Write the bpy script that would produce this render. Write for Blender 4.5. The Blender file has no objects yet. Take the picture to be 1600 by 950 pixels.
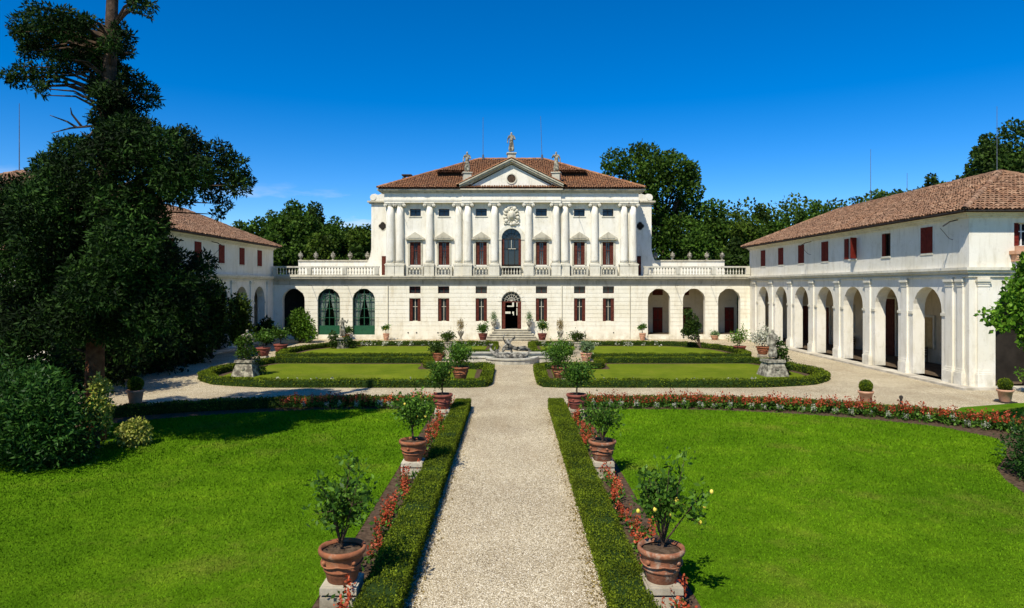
import bpy, bmesh, math, random
import numpy as np
from mathutils import Vector, Matrix, Euler
R = math.radians; PI = math.pi
scene = bpy.context.scene
COL = scene.collection
rnd = random.Random(7)
NR = np.random.default_rng(11)

# ------------------------------------------------------------------ camera
cd = bpy.data.cameras.new('camera'); cam = bpy.data.objects.new('camera', cd); COL.objects.link(cam)
cam.location = (0, 0, 5.0); cam.rotation_euler = (R(90), 0, 0)
cd.sensor_width = 36; cd.lens = 23.85; cd.shift_y = -0.0175; cd.shift_x = 0.0006
cd.clip_end = 6000; cd.clip_start = 0.1
scene.camera = cam
scene.render.resolution_x = 1024; scene.render.resolution_y = 608
# ------------------------------------------------------------------ light
LD = Vector((0.36, 0.70, -1.0)).normalized()
EL = math.asin(-LD.z); AZ = math.atan2(-LD.x, -LD.y) % (2*PI)
sl = bpy.data.lights.new('sun', 'SUN'); sun = bpy.data.objects.new('sun', sl); COL.objects.link(sun)
sl.energy = 5.0; sl.angle = R(0.53); sl.color = (1.0, 0.93, 0.80)
sun.rotation_euler = LD.to_track_quat('-Z', 'Y').to_euler(); sun.location = (-30, -60, 80)
w = bpy.data.worlds.new('World'); scene.world = w; w.use_nodes = True
nt = w.node_tree; nt.nodes.clear()
out = nt.nodes.new('ShaderNodeOutputWorld'); bg = nt.nodes.new('ShaderNodeBackground')
sky = nt.nodes.new('ShaderNodeTexSky'); sky.sky_type = 'NISHITA'; sky.sun_disc = False
sky.sun_elevation = EL; sky.sun_rotation = AZ; sky.altitude = 2500; sky.air_density = 1.0; sky.dust_density = 0.0; sky.ozone_density = 3.0
hs = nt.nodes.new('ShaderNodeHueSaturation'); hs.inputs['Hue'].default_value = 0.506; hs.inputs['Saturation'].default_value = 1.46; hs.inputs['Value'].default_value = 1.62
tc = nt.nodes.new('ShaderNodeTexCoord'); mp = nt.nodes.new('ShaderNodeMapping'); mp.inputs['Scale'].default_value = (3.2, 3.2, 15)
cn = nt.nodes.new('ShaderNodeTexNoise'); cn.inputs['Scale'].default_value = 2.3; cn.inputs['Detail'].default_value = 7; cn.inputs['Roughness'].default_value = 0.55
cr = nt.nodes.new('ShaderNodeValToRGB'); cr.color_ramp.elements[0].position = 0.58; cr.color_ramp.elements[1].position = 0.72
sx = nt.nodes.new('ShaderNodeSeparateXYZ'); mr = nt.nodes.new('ShaderNodeMapRange')
mr.inputs[1].default_value = 0.15; mr.inputs[2].default_value = 0.08; mr.inputs[3].default_value = 0; mr.inputs[4].default_value = 0.85
mm = nt.nodes.new('ShaderNodeMath'); mm.operation = 'MULTIPLY'
mx = nt.nodes.new('ShaderNodeMix'); mx.data_type = 'RGBA'; mx.inputs[7].default_value = (8.5, 8.9, 9.6, 1)
L = nt.links.new
L(tc.outputs['Generated'], mp.inputs[0]); L(mp.outputs[0], cn.inputs['Vector']); L(cn.outputs['Fac'], cr.inputs[0])
L(tc.outputs['Generated'], sx.inputs[0]); L(sx.outputs[2], mr.inputs[0]); L(mr.outputs[0], mm.inputs[0]); L(cr.outputs[0], mm.inputs[1])
m3 = nt.nodes.new('ShaderNodeMath'); m3.operation = 'MULTIPLY'; mr2 = nt.nodes.new('ShaderNodeMapRange'); mr2.inputs[1].default_value = -.05; mr2.inputs[2].default_value = -.2
L(sx.outputs[0], mr2.inputs[0]); L(mm.outputs[0], m3.inputs[0]); L(mr2.outputs[0], m3.inputs[1]); L(m3.outputs[0], mx.inputs[0]); L(sky.outputs[0], hs.inputs['Color']); L(hs.outputs[0], mx.inputs[6]); L(mx.outputs[2], bg.inputs[0]); L(bg.outputs[0], out.inputs[0])
bg.inputs[1].default_value = 0.08
scene.view_settings.view_transform = 'Standard'; scene.view_settings.look = 'None'
scene.view_settings.exposure = 0.3; scene.view_settings.gamma = 1.0
scene.render.engine = 'CYCLES'

# ------------------------------------------------------------------ materials
def new_mat(name):
    m = bpy.data.materials.new(name); m.use_nodes = True
    n = m.node_tree; b = n.nodes['Principled BSDF']; return m, n, b
def noise(n, scale, detail=4, rough=0.55, vec=None, sc=None):
    g = n.nodes.new('ShaderNodeNewGeometry') if vec is None else None
    src = g.outputs['Position'] if g else vec
    if sc:
        mp = n.nodes.new('ShaderNodeMapping'); mp.inputs['Scale'].default_value = sc; n.links.new(src, mp.inputs[0]); src = mp.outputs[0]
    t = n.nodes.new('ShaderNodeTexNoise'); t.inputs['Scale'].default_value = scale; t.inputs['Detail'].default_value = detail
    t.inputs['Roughness'].default_value = rough; n.links.new(src, t.inputs['Vector']); return t.outputs['Fac']
def ramp(n, fac, stops):
    r = n.nodes.new('ShaderNodeValToRGB'); e = r.color_ramp.elements
    while len(e) < len(stops): e.new(0.5)
    for i, (p, c) in enumerate(stops): e[i].position = p; e[i].color = (*c, 1) if len(c) == 3 else c
    n.links.new(fac, r.inputs[0]); return r.outputs[0]
def mix(n, fac, a, b, mode='MIX'):
    m = n.nodes.new('ShaderNodeMix'); m.data_type = 'RGBA'; m.blend_type = mode
    for i, v in ((0, fac), (6, a), (7, b)):
        if isinstance(v, (int, float)): m.inputs[i].default_value = v
        elif isinstance(v, tuple): m.inputs[i].default_value = (*v, 1)
        else: n.links.new(v, m.inputs[i])
    return m.outputs[2]
def bump(n, b, h, dist=0.02, strength=0.6):
    bp = n.nodes.new('ShaderNodeBump'); bp.inputs['Distance'].default_value = dist; bp.inputs['Strength'].default_value = strength
    n.links.new(h, bp.inputs['Height']); n.links.new(bp.outputs[0], b.inputs['Normal'])
def simple(name, a, b2=None, scale=6, rough=0.8, bd=0.0, metal=0, lo=.35, hi=.65):
    m, n, b = new_mat(name)
    f = noise(n, scale, 6)
    n.links.new(ramp(n, f, [(lo, a), (hi, b2 or a)]), b.inputs['Base Color'])
    b.inputs['Roughness'].default_value = rough; b.inputs['Metallic'].default_value = metal; b.inputs['Specular IOR Level'].default_value = .5 if rough < .5 else .12
    if bd: bump(n, b, noise(n, scale*6, 5), bd)
    return m
def stucco(name, c1, c2, dirt, amount=.5, streak=.5):
    m, n, b = new_mat(name)
    base = ramp(n, noise(n, .55, 6, .6), [(.35, c1), (.68, c2)])
    st = ramp(n, noise(n, 1.6, 7, .70, sc=(1.7, 1.7, .3)), [(.50, (0, 0, 0)), (.74, (streak,)*3)])
    sp = ramp(n, noise(n, 2.7, 8, .7), [(.55, (0, 0, 0)), (.78, (amount,)*3)])
    base = mix(n, st, base, dirt); base = mix(n, sp, base, dirt)
    g = n.nodes.new('ShaderNodeNewGeometry'); s = n.nodes.new('ShaderNodeSeparateXYZ'); n.links.new(g.outputs['Position'], s.inputs[0])
    k = n.nodes.new('ShaderNodeMapRange'); k.inputs[1].default_value = .9; k.inputs[2].default_value = 0; n.links.new(s.outputs[2], k.inputs[0])
    mu = n.nodes.new('ShaderNodeMath'); mu.operation = 'MULTIPLY'; n.links.new(k.outputs[0], mu.inputs[0])
    n.links.new(ramp(n, noise(n, 1.3, 6, .65), [(.42, (0, 0, 0)), (.65, (.7,)*3)]), mu.inputs[1])
    base = mix(n, mu.outputs[0], base, tuple(x*.8 for x in dirt))
    n.links.new(base, b.inputs['Base Color']); b.inputs['Roughness'].default_value = .88
    bump(n, b, noise(n, 22, 6, .65), .012, .5)
    return m
M = {}
M['wall'] = stucco('white_plaster', (.69, .65, .53), (.77, .74, .65), (.38, .33, .22), .5, .5)
M['facade'] = stucco('cream_plaster', (.70, .655, .51), (.77, .74, .62), (.42, .34, .20), .5, .5)
M['stone'] = stucco('weathered_stone', (.45, .42, .33), (.58, .56, .46), (.18, .16, .11), .8, .7)
M['cornice'] = stucco('cornice_stone', (.42, .38, .28), (.55, .51, .39), (.16, .14, .09), .75, .8)
M['trim'] = stucco('trim_plaster', (.58, .54, .42), (.68, .65, .54), (.28, .25, .17), .55, .6)
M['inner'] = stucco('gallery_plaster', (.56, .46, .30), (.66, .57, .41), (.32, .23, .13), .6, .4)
M['statue'] = simple('statue_stone', (.10, .09, .07), (.42, .39, .30), 5, .9, .02, lo=.40, hi=.66)
M['fountain'] = simple('fountain_stone', (.05, .047, .04), (.36, .34, .28), 4.5, .85, .02, lo=.40, hi=.64)
M['red'] = simple('dark_red_paint', (.115, .012, .007), (.16, .020, .012), 5, .75)
M['redwood'] = simple('maroon_wood', (.070, .016, .010), (.115, .032, .020), 5, .75)
M['green'] = simple('green_paint', (.006, .060, .024), (.009, .080, .034), 5, .45)
M['white'] = simple('white_paint', (.72, .71, .68), (.8, .79, .76), 5, .5)
M['curtain'] = simple('curtain_cloth', (.26, .28, .27), (.44, .45, .43), 9, .9)
M['dark'] = simple('unlit_dark', (.018, .015, .012), (.03, .025, .02), 2, .9)  # near-black colour stands in for unlit depth
M['iron'] = simple('black_iron', (.02, .019, .018), (.045, .038, .03), 8, .55)
M['metal'] = simple('antenna_metal', (.12, .12, .12), (.2, .2, .2), 8, .4, metal=.6)
M['wood'] = simple('bench_wood', (.06, .035, .02), (.1, .06, .035), 8, .6)
M['ochre'] = simple('ochre_door_paint', (.45, .30, .12), (.55, .40, .18), 4, .6)
M['soil'] = simple('soil', (.045, .028, .016), (.12, .08, .05), 9, .95, .03)
M['bark'] = simple('bark', (.035, .024, .016), (.11, .07, .045), 7, .9, .04)
M['redbark'] = simple('red_bark', (.10, .035, .015), (.22, .09, .04), 6, .9, .04)
M['deadwood'] = simple('dead_branch', (.06, .045, .035), (.12, .1, .08), 7, .9, .02)
m, n, b = new_mat('window_glass'); b.inputs['Base Color'].default_value = (.02, .025, .028, 1); b.inputs['Roughness'].default_value = .08; b.inputs['IOR'].default_value = 1.5; M['glass'] = m
m, n, b = new_mat('terracotta')
f = ramp(n, noise(n, 3.5, 7, .65), [(.3, (.13, .042, .018)), (.5, (.25, .08, .028)), (.72, (.34, .14, .06))])
n.links.new(mix(n, ramp(n, noise(n, 6, 7, .7), [(.56, (0, 0, 0)), (.75, (.6,)*3)]), f, (.36, .27, .19)), b.inputs['Base Color']); b.inputs['Roughness'].default_value = .85
bump(n, b, noise(n, 30, 5), .01); M['terra'] = m
m, n, b = new_mat('aged_terracotta')
f = ramp(n, noise(n, 4.5, 8, .7), [(.3, (.08, .035, .02)), (.48, (.23, .08, .034)), (.7, (.36, .15, .07))])
n.links.new(mix(n, ramp(n, noise(n, 5, 8, .75), [(.52, (0, 0, 0)), (.66, (.8,)*3)]), f, (.40, .33, .24)), b.inputs['Base Color']); b.inputs['Roughness'].default_value = .9
bump(n, b, noise(n, 26, 6), .014); M['terra_old'] = m
m, n, b = new_mat('red_terracotta')
n.links.new(ramp(n, noise(n, 5, 6, .65), [(.3, (.15, .03, .018)), (.7, (.27, .075, .045))]), b.inputs['Base Color']); b.inputs['Roughness'].default_value = .8; M['terra_red'] = m
m, n, b = new_mat('pale_terracotta')
n.links.new(ramp(n, noise(n, 5, 6, .65), [(.3, (.42, .20, .11)), (.7, (.55, .32, .2))]), b.inputs['Base Color']); b.inputs['Roughness'].default_value = .8; M['terra_pale'] = m
def island(n):
    g = n.nodes.new('ShaderNodeNewGeometry'); return g.outputs['Random Per Island']
def tilemat(name, cols, dirt):
    m, n, b = new_mat(name)
    c = ramp(n, island(n), [(i/(len(cols)-1), x) for i, x in enumerate(cols)])
    c = mix(n, ramp(n, noise(n, .5, 6, .65), [(.45, (0, 0, 0)), (.7, (.75,)*3)]), c, dirt)
    c = mix(n, ramp(n, noise(n, 9, 4, .6), [(.5, (0, 0, 0)), (.75, (.5,)*3)]), c, tuple(x*.6 for x in dirt))
    n.links.new(c, b.inputs['Base Color']); b.inputs['Roughness'].default_value = .9; return m
M['tile'] = tilemat('roof_tiles', [(.22, .09, .036), (.33, .14, .055), (.27, .11, .042), (.38, .19, .085), (.18, .075, .032), (.34, .15, .062)], (.17, .09, .045))
M['tile2'] = tilemat('old_roof_tiles', [(.17, .08, .04), (.28, .145, .075), (.22, .11, .055), (.38, .23, .135), (.13, .065, .035), (.30, .165, .09)], (.18, .105, .06))
M['deck'] = simple('roof_deck', (.06, .03, .02), (.10, .05, .03), 5, .95)
def leafmat(name, dark, mid, light, trans=.3, big=.5, gloss=.45, bs=.35):
    m, n, b = new_mat(name)
    c = ramp(n, island(n), [(0, dark), (.55, mid), (1, light)])
    v = ramp(n, noise(n, bs, 3), [(.35, (1-big,)*3), (.65, (1.25,)*3)])
    c = mix(n, 1.0, c, v, 'MULTIPLY')
    n.links.new(c, b.inputs['Base Color']); b.inputs['Roughness'].default_value = gloss
    b.inputs['Specular IOR Level'].default_value = .12
    t = n.nodes.new('ShaderNodeBsdfTranslucent'); ms = n.nodes.new('ShaderNodeMixShader'); ms.inputs[0].default_value = trans
    n.links.new(c, t.inputs[0]); n.links.new(b.outputs[0], ms.inputs[1]); n.links.new(t.outputs[0], ms.inputs[2])
    n.links.new(ms.outputs[0], n.nodes['Material Output'].inputs[0]); return m
M['lf_cedar'] = leafmat('cedar_foliage', (.005, .015, .002), (.014, .040, .005), (.045, .100, .012), .15, .7, .7, .6)
M['lf_dark'] = leafmat('dark_foliage', (.016, .036, .005), (.032, .066, .008), (.06, .11, .014), .25, .5, .6)
M['lf_tree'] = leafmat('tree_foliage', (.025, .060, .006), (.052, .110, .010), (.095, .175, .018), .3, .5, .6)
M['lf_tree2'] = leafmat('olive_foliage', (.032, .062, .006), (.065, .115, .010), (.12, .175, .02), .3, .5, .6)
M['lf_bright'] = leafmat('bright_foliage', (.04, .11, .008), (.10, .21, .014), (.18, .32, .03), .35, .5, .5)
M['lf_citrus'] = leafmat('citrus_leaves', (.025, .070, .008), (.06, .135, .014), (.14, .26, .03), .25, .3, .4)
M['lf_hedge'] = leafmat('box_hedge', (.045, .072, .003), (.105, .148, .006), (.185, .235, .012), .25, .35, .7, 1.6)
M['lf_hedge2'] = leafmat('olive_box_hedge', (.05, .070, .005), (.11, .145, .010), (.18, .22, .02), .25, .5, .6, 1.0)
M['lf_yellow'] = leafmat('variegated_leaves', (.12, .20, .02), (.42, .45, .07), (.66, .64, .18), .3, .3)
M['lf_shrub'] = leafmat('shrub_leaves', (.012, .044, .006), (.028, .082, .012), (.065, .15, .022), .25, .45)
M['lf_blue'] = leafmat('blue_green_leaves', (.07, .12, .05), (.14, .22, .09), (.26, .35, .16), .25, .2)
M['lf_dry'] = leafmat('dry_foliage', (.12, .08, .02), (.24, .17, .05), (.36, .27, .09), .2, .2)
M['fl_red'] = leafmat('salvia_red', (.26, .034, .012), (.44, .075, .028), (.56, .15, .07), .2, .3)
M['fl_white'] = leafmat('white_petals', (.26, .28, .18), (.42, .42, .32), (.58, .56, .46), .3, .1)
M['lemon'] = simple('lemon', (.62, .47, .05), (.75, .62, .12), 8, .5)
M['hcore'] = simple('hedge_core', (.010, .024, .004), (.025, .05, .008), 6, .95)
# ground
m, n, b = new_mat('gravel')
g = n.nodes.new('ShaderNodeNewGeometry')
vo = n.nodes.new('ShaderNodeTexVoronoi'); vo.inputs['Scale'].default_value = 48; n.links.new(g.outputs['Position'], vo.inputs['Vector'])
sp = n.nodes.new('ShaderNodeSeparateColor'); n.links.new(vo.outputs['Color'], sp.inputs[0])
c = ramp(n, sp.outputs[0], [(0, (.14, .105, .06)), (.3, (.42, .355, .225)), (.7, (.65, .575, .40)), (1, (.88, .82, .65))])
edge = ramp(n, vo.outputs['Distance'], [(.3, (1, 1, 1)), (.8, (.6, .56, .50))])
c = mix(n, 1.0, c, edge, 'MULTIPLY')
big = ramp(n, noise(n, .35, 6, .6), [(.35, (.80, .76, .70)), (.65, (1.12, 1.1, 1.06))])
c = mix(n, 1.0, c, big, 'MULTIPLY')
c = mix(n, ramp(n, noise(n, .8, 5, .6, sc=(1.8, .35, 1)), [(.48, (0, 0, 0)), (.72, (.5,)*3)]), c, (.34, .26, .15))
n.links.new(c, b.inputs['Base Color']); b.inputs['Roughness'].default_value = .92
bump(n, b, vo.outputs['Distance'], -.02, .7); M['gravel'] = m
m, n, b = new_mat('pebbles'); n.links.new(ramp(n, island(n), [(0, (.10, .075, .04)), (.35, (.34, .28, .18)), (.7, (.58, .51, .37)), (1, (.84, .79, .66))]), b.inputs['Base Color']); b.inputs['Roughness'].default_value = .85; M['pebble'] = m
def lawnmat(name, a, bb, cc, brown, blade):
    m, n, b = new_mat(name)
    f = noise(n, .9, 9, .74)
    c = ramp(n, f, [(.25, a), (.5, bb), (.78, cc)])
    c = mix(n, ramp(n, noise(n, .30, 6, .7), [(.54, (0, 0, 0)), (.74, (.55,)*3)]), c, brown)
    c = mix(n, 1.0, c, ramp(n, noise(n, .22, 5, .6), [(.35, (.78, .82, .8)), (.65, (1.12, 1.08, 1.0))]), 'MULTIPLY')
    f2 = ramp(n, noise(n, 38, 3, .6) if not blade else island(n), [(.2, (.78,)*3), (.8, (1.2,)*3)])
    c = mix(n, 1.0, c, f2, 'MULTIPLY')
    n.links.new(c, b.inputs['Base Color']); b.inputs['Roughness'].default_value = .9; b.inputs['Specular IOR Level'].default_value = .03
    if not blade: bump(n, b, noise(n, 45, 4, .7), .05, .9)
    return m
LC = ((.060, .142, .002), (.094, .200, .005), (.155, .262, .010), (.25, .235, .04))
M['lawn'] = lawnmat('lawn', *LC, False); M['blade'] = lawnmat('grass_blades', *LC, True)
PC = ((.095, .145, .008), (.14, .19, .012), (.19, .225, .02), (.27, .24, .05))
M['lawn2'] = lawnmat('parterre_lawn', *PC, False)
M['field'] = simple('field_ground', (.05, .09, .02), (.10, .13, .04), .2, .95)
M['plinth'] = stucco('plinth_stone', (.40, .34, .24), (.55, .50, .38), (.13, .10, .055), .9, .6)
M['floor'] = simple('shaded_paving', (.06, .045, .03), (.12, .085, .055), 3, .8)  # arcade shade put into the dark base colour
M['pave'] = stucco('paving_stone', (.50, .45, .35), (.60, .56, .46), (.25, .21, .14), .5, .2)
m, n, b = new_mat('basin_water'); b.inputs['Base Color'].default_value = (.03, .045, .035, 1); b.inputs['Roughness'].default_value = .05; M['water'] = m

# ------------------------------------------------------------------ helpers
def worldorg(o):
    v = Vector((0, 0, 0))
    while o is not None: v += o.location; o = o.parent
    return v
def props(o, label=None, cat=None, group=None, kind=None):
    for k, v in (('label', label), ('category', cat), ('group', group), ('kind', kind)):
        if v: o[k] = v
    return o
def link(name, data, parent=None):
    o = bpy.data.objects.new(name, data); COL.objects.link(o)
    if parent is not None: o.parent = parent
    return o
NOSPLIT = {'limbs', 'stem', 'rock_base', 'coat_of_arms', 'dead_branches', 'trunk', 'hedge_body', 'curtain'}
class MB:
    def __init__(s, fx=1): s.v = []; s.f = []; s.fx = fx
    def add(s, vs, fs):
        k = len(s.v)
        if s.fx < 0:
            s.v += [(-a[0], a[1], a[2]) for a in vs]; s.f += [tuple(k+i for i in reversed(f)) for f in fs]
        else:
            s.v += [tuple(a) for a in vs]; s.f += [tuple(k+i for i in f) for f in fs]
        return s
    def box(s, x0, x1, y0, y1, z0, z1):
        if x0 > x1: x0, x1 = x1, x0
        if y0 > y1: y0, y1 = y1, y0
        return s.add([(x0,y0,z0),(x1,y0,z0),(x1,y1,z0),(x0,y1,z0),(x0,y0,z1),(x1,y0,z1),(x1,y1,z1),(x0,y1,z1)],
              [(0,3,2,1),(4,5,6,7),(0,1,5,4),(1,2,6,5),(2,3,7,6),(3,0,4,7)])
    def tube(s, pts, rad, seg=8, cap=True):
        pts = [Vector(p) for p in pts]; n = len(pts)
        if not hasattr(rad, '__len__'): rad = [rad]*n
        vs = []
        for i, p in enumerate(pts):
            d = (pts[min(i+1, n-1)]-pts[max(i-1, 0)]).normalized()
            a = d.cross(Vector((0, 0, 1)) if abs(d.z) < .9 else Vector((1, 0, 0))).normalized(); b = d.cross(a)
            vs += [p + (a*math.cos(2*PI*k/seg)+b*math.sin(2*PI*k/seg))*rad[i] for k in range(seg)]
        fs = [(i*seg+k, i*seg+(k+1)%seg, (i+1)*seg+(k+1)%seg, (i+1)*seg+k) for i in range(n-1) for k in range(seg)]
        if cap: fs += [tuple(range(seg-1, -1, -1)), tuple((n-1)*seg+k for k in range(seg))]
        return s.add(vs, fs)
    def lathe(s, prof, c=(0, 0, 0), seg=16, cap=True):
        vs = [(c[0]+r*math.cos(2*PI*k/seg), c[1]+r*math.sin(2*PI*k/seg), c[2]+z) for r, z in prof for k in range(seg)]
        n = len(prof)
        fs = [(i*seg+k, i*seg+(k+1)%seg, (i+1)*seg+(k+1)%seg, (i+1)*seg+k) for i in range(n-1) for k in range(seg)]
        if cap: fs += [tuple(range(seg-1, -1, -1)), tuple((n-1)*seg+k for k in range(seg))]
        return s.add(vs, fs)
    def exy(s, poly, z0, z1):   # polygon in XY extruded in Z
        n = len(poly)
        return s.add([(x, y, z0) for x, y in poly]+[(x, y, z1) for x, y in poly],
              [tuple(range(n-1, -1, -1)), tuple(range(n, 2*n))]+[(i, (i+1)%n, n+(i+1)%n, n+i) for i in range(n)])
    def exz(s, poly, y0, y1):   # polygon in XZ extruded in Y
        n = len(poly)
        return s.add([(x, y0, z) for x, z in poly]+[(x, y1, z) for x, z in poly],
              [tuple(range(n)), tuple(range(2*n-1, n-1, -1))]+[(i, n+i, n+(i+1)%n, (i+1)%n) for i in range(n)])
    def ball(s, c, r, seg=10, rings=6, sz=1.0):
        prof = [(max(r*math.sin(PI*i/rings), .001*r), -r*sz*math.cos(PI*i/rings)) for i in range(rings+1)]
        return s.lathe(prof, c, seg)
    def mesh(s, name, mat, smooth=False):
        me = bpy.data.meshes.new(name); me.from_pydata(s.v, [], s.f); me.materials.append(M[mat] if isinstance(mat, str) else mat)
        if smooth: me.polygons.foreach_set('use_smooth', [True]*len(me.polygons))
        me.update(); return me
    def parts(s):
        n = len(s.v); par = list(range(n))
        def find(a):
            while par[a] != a: par[a] = par[par[a]]; a = par[a]
            return a
        for f in s.f:
            r = find(f[0])
            for i in f[1:]: par[find(i)] = r
        used = {i for f in s.f for i in f}; comp = {}
        for i in used: comp.setdefault(find(i), []).append(i)
        ks = list(comp)
        if not 1 < len(ks) < 90: return [s]
        bb = []
        for k in ks:
            P = [s.v[i] for i in comp[k]]; bb.append([min(p[a] for p in P)-.006 for a in range(3)]+[max(p[a] for p in P)+.006 for a in range(3)])
        g = list(range(len(ks)))
        def fg_(a):
            while g[a] != a: a = g[a]
            return a
        for i in range(len(ks)):
            for j in range(i):
                if all(bb[i][a] <= bb[j][a+3] and bb[j][a] <= bb[i][a+3] for a in range(3)): g[fg_(i)] = fg_(j)
        cl_ = {}
        for i, k in enumerate(ks): cl_.setdefault(fg_(i), []).append(k)
        if len(cl_) == 1: return [s]
        res = []
        for lst in cl_.values():
            keep = set(lst); m_ = MB(); idx = {}
            for f in s.f:
                if find(f[0]) in keep:
                    for i in f:
                        if i not in idx: idx[i] = len(m_.v); m_.v.append(s.v[i])
                    m_.f.append(tuple(idx[i] for i in f))
            res.append(m_)
        return res
    def build(s, name, mat, parent=None, smooth=False, loc=None, **kw):
        if parent is not None and not kw.get('kind') and name not in NOSPLIT:
            ps = s.parts()
            if len(ps) > 1: return [p.build1(name, mat, parent, smooth, loc, **kw) for p in ps][0]
        return s.build1(name, mat, parent, smooth, loc, **kw)
    def build1(s, name, mat, parent=None, smooth=False, loc=None, **kw):
        org = worldorg(parent) if parent is not None else Vector(loc or (0, 0, 0))
        if org.length > 0: s.v = [(a[0]-org.x, a[1]-org.y, a[2]-org.z) for a in s.v]
        o = link(name, s.mesh(name, mat, smooth), parent)
        if parent is None and loc: o.location = loc
        return props(o, **kw)
def npmesh(name, V, F, mat, smooth=False):
    V = np.asarray(V, dtype=np.float32); F = np.asarray(F, dtype=np.int32); k = F.shape[1]
    me = bpy.data.meshes.new(name)
    me.vertices.add(len(V)); me.vertices.foreach_set('co', V.ravel())
    me.loops.add(F.size); me.loops.foreach_set('vertex_index', F.ravel())
    me.polygons.add(len(F)); me.polygons.foreach_set('loop_start', np.arange(0, F.size, k, dtype=np.int32))
    me.materials.append(M[mat] if isinstance(mat, str) else mat)
    if smooth: me.polygons.foreach_set('use_smooth', np.ones(len(F), dtype=bool))
    me.update(calc_edges=True); me.validate(); return me
def npobj(name, V, F, mat, parent=None, loc=None, smooth=False, **kw):
    org = worldorg(parent) if parent is not None else Vector(loc or (0, 0, 0))
    V = np.asarray(V, dtype=float) - np.array(org)
    o = link(name, npmesh(name, V, F, mat, smooth), parent)
    if parent is None and loc: o.location = loc
    return props(o, **kw)
def empty(name, loc, label=None, cat=None, group=None, rz=0):
    o = link(name, None); o.location = loc; o.rotation_euler.z = rz; o.empty_display_size = .3
    return props(o, label, cat, group)
def node(name, mesh, kids=(), loc=(0, 0, 0), kind=None): return dict(n=name, m=mesh, k=list(kids), loc=loc, kind=kind)
def inst(nd, parent=None, loc=None, rz=0, sc=1, label=None, cat=None, group=None, world=False):
    o = link(nd['n'], nd['m'], parent)
    l = Vector(nd['loc'] if loc is None else loc)
    if world and parent is not None: l = l - worldorg(parent)
    o.location = l; o.rotation_euler.z = rz
    if sc != 1: o.scale = (sc, sc, sc) if not hasattr(sc, '__len__') else sc
    props(o, label, cat, group, nd['kind'])
    for c in nd['k']: inst(c, o)
    return o
def leaf_quads(P, D, ln, wd, bias=.6, rng=NR):
    n = len(P)
    a = rng.normal(size=(n, 3)); a /= np.linalg.norm(a, axis=1)[:, None]+1e-9
    a = a + D*bias; a /= np.linalg.norm(a, axis=1)[:, None]+1e-9
    b = np.cross(a, rng.normal(size=(n, 3))); b /= np.linalg.norm(b, axis=1)[:, None]+1e-9
    s = (rng.uniform(.65, 1.3, n))[:, None]
    V = np.empty((n, 4, 3)); V[:, 0] = P; V[:, 1] = P+a*s*ln*.45+b*s*wd*.5; V[:, 2] = P+a*s*ln; V[:, 3] = P+a*s*ln*.45-b*s*wd*.5
    return V.reshape(-1, 3), np.arange(4*n).reshape(n, 4)
def cloud(clumps, n, ln, wd, inner=.35, bias=.6, rng=NR, squash=.75):
    c = np.array([x[:3] for x in clumps], float); r = np.array([x[3] for x in clumps], float)
    p = r**2/np.sum(r**2); idx = rng.choice(len(c), n, p=p)
    d = rng.normal(size=(n, 3)); d /= np.linalg.norm(d, axis=1)[:, None]
    rr = np.where(rng.random(n) < inner, rng.random(n)**.5, rng.uniform(.82, 1.08, n))
    # lumpy sub clumps
    ph = np.sin(d[:, 0]*5+idx)*np.sin(d[:, 1]*5+idx*2)*np.sin(d[:, 2]*5+idx*3)
    rr = rr*(1+.28*ph)
    P = c[idx]+d*(r[idx]*rr)[:, None]*np.array([1, 1, squash])
    return leaf_quads(P, d, ln, wd, bias, rng)

# skinned figures
def skin(name, pts, edges, mat, sub=2):
    me = bpy.data.meshes.new('tmp'); me.from_pydata([p[:3] for p in pts], [], []) if not edges else me.from_pydata([p[:3] for p in pts], edges, [])
    o = bpy.data.objects.new('tmp', me); COL.objects.link(o)
    md = o.modifiers.new('s', 'SKIN'); md.use_smooth_shade = True
    for i, p in enumerate(pts):
        r = p[3]; r = (r, r) if not hasattr(r, '__len__') else r
        me.skin_vertices[0].data[i].radius = r
    me.skin_vertices[0].data[0].use_root = True
    sb = o.modifiers.new('u', 'SUBSURF'); sb.levels = sub; sb.render_levels = sub
    dg = bpy.context.evaluated_depsgraph_get(); r = bpy.data.meshes.new_from_object(o.evaluated_get(dg))
    bpy.data.objects.remove(o); r.name = name; r.materials.clear(); r.materials.append(M[mat])
    r.polygons.foreach_set('use_smooth', [True]*len(r.polygons))
    return r
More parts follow.
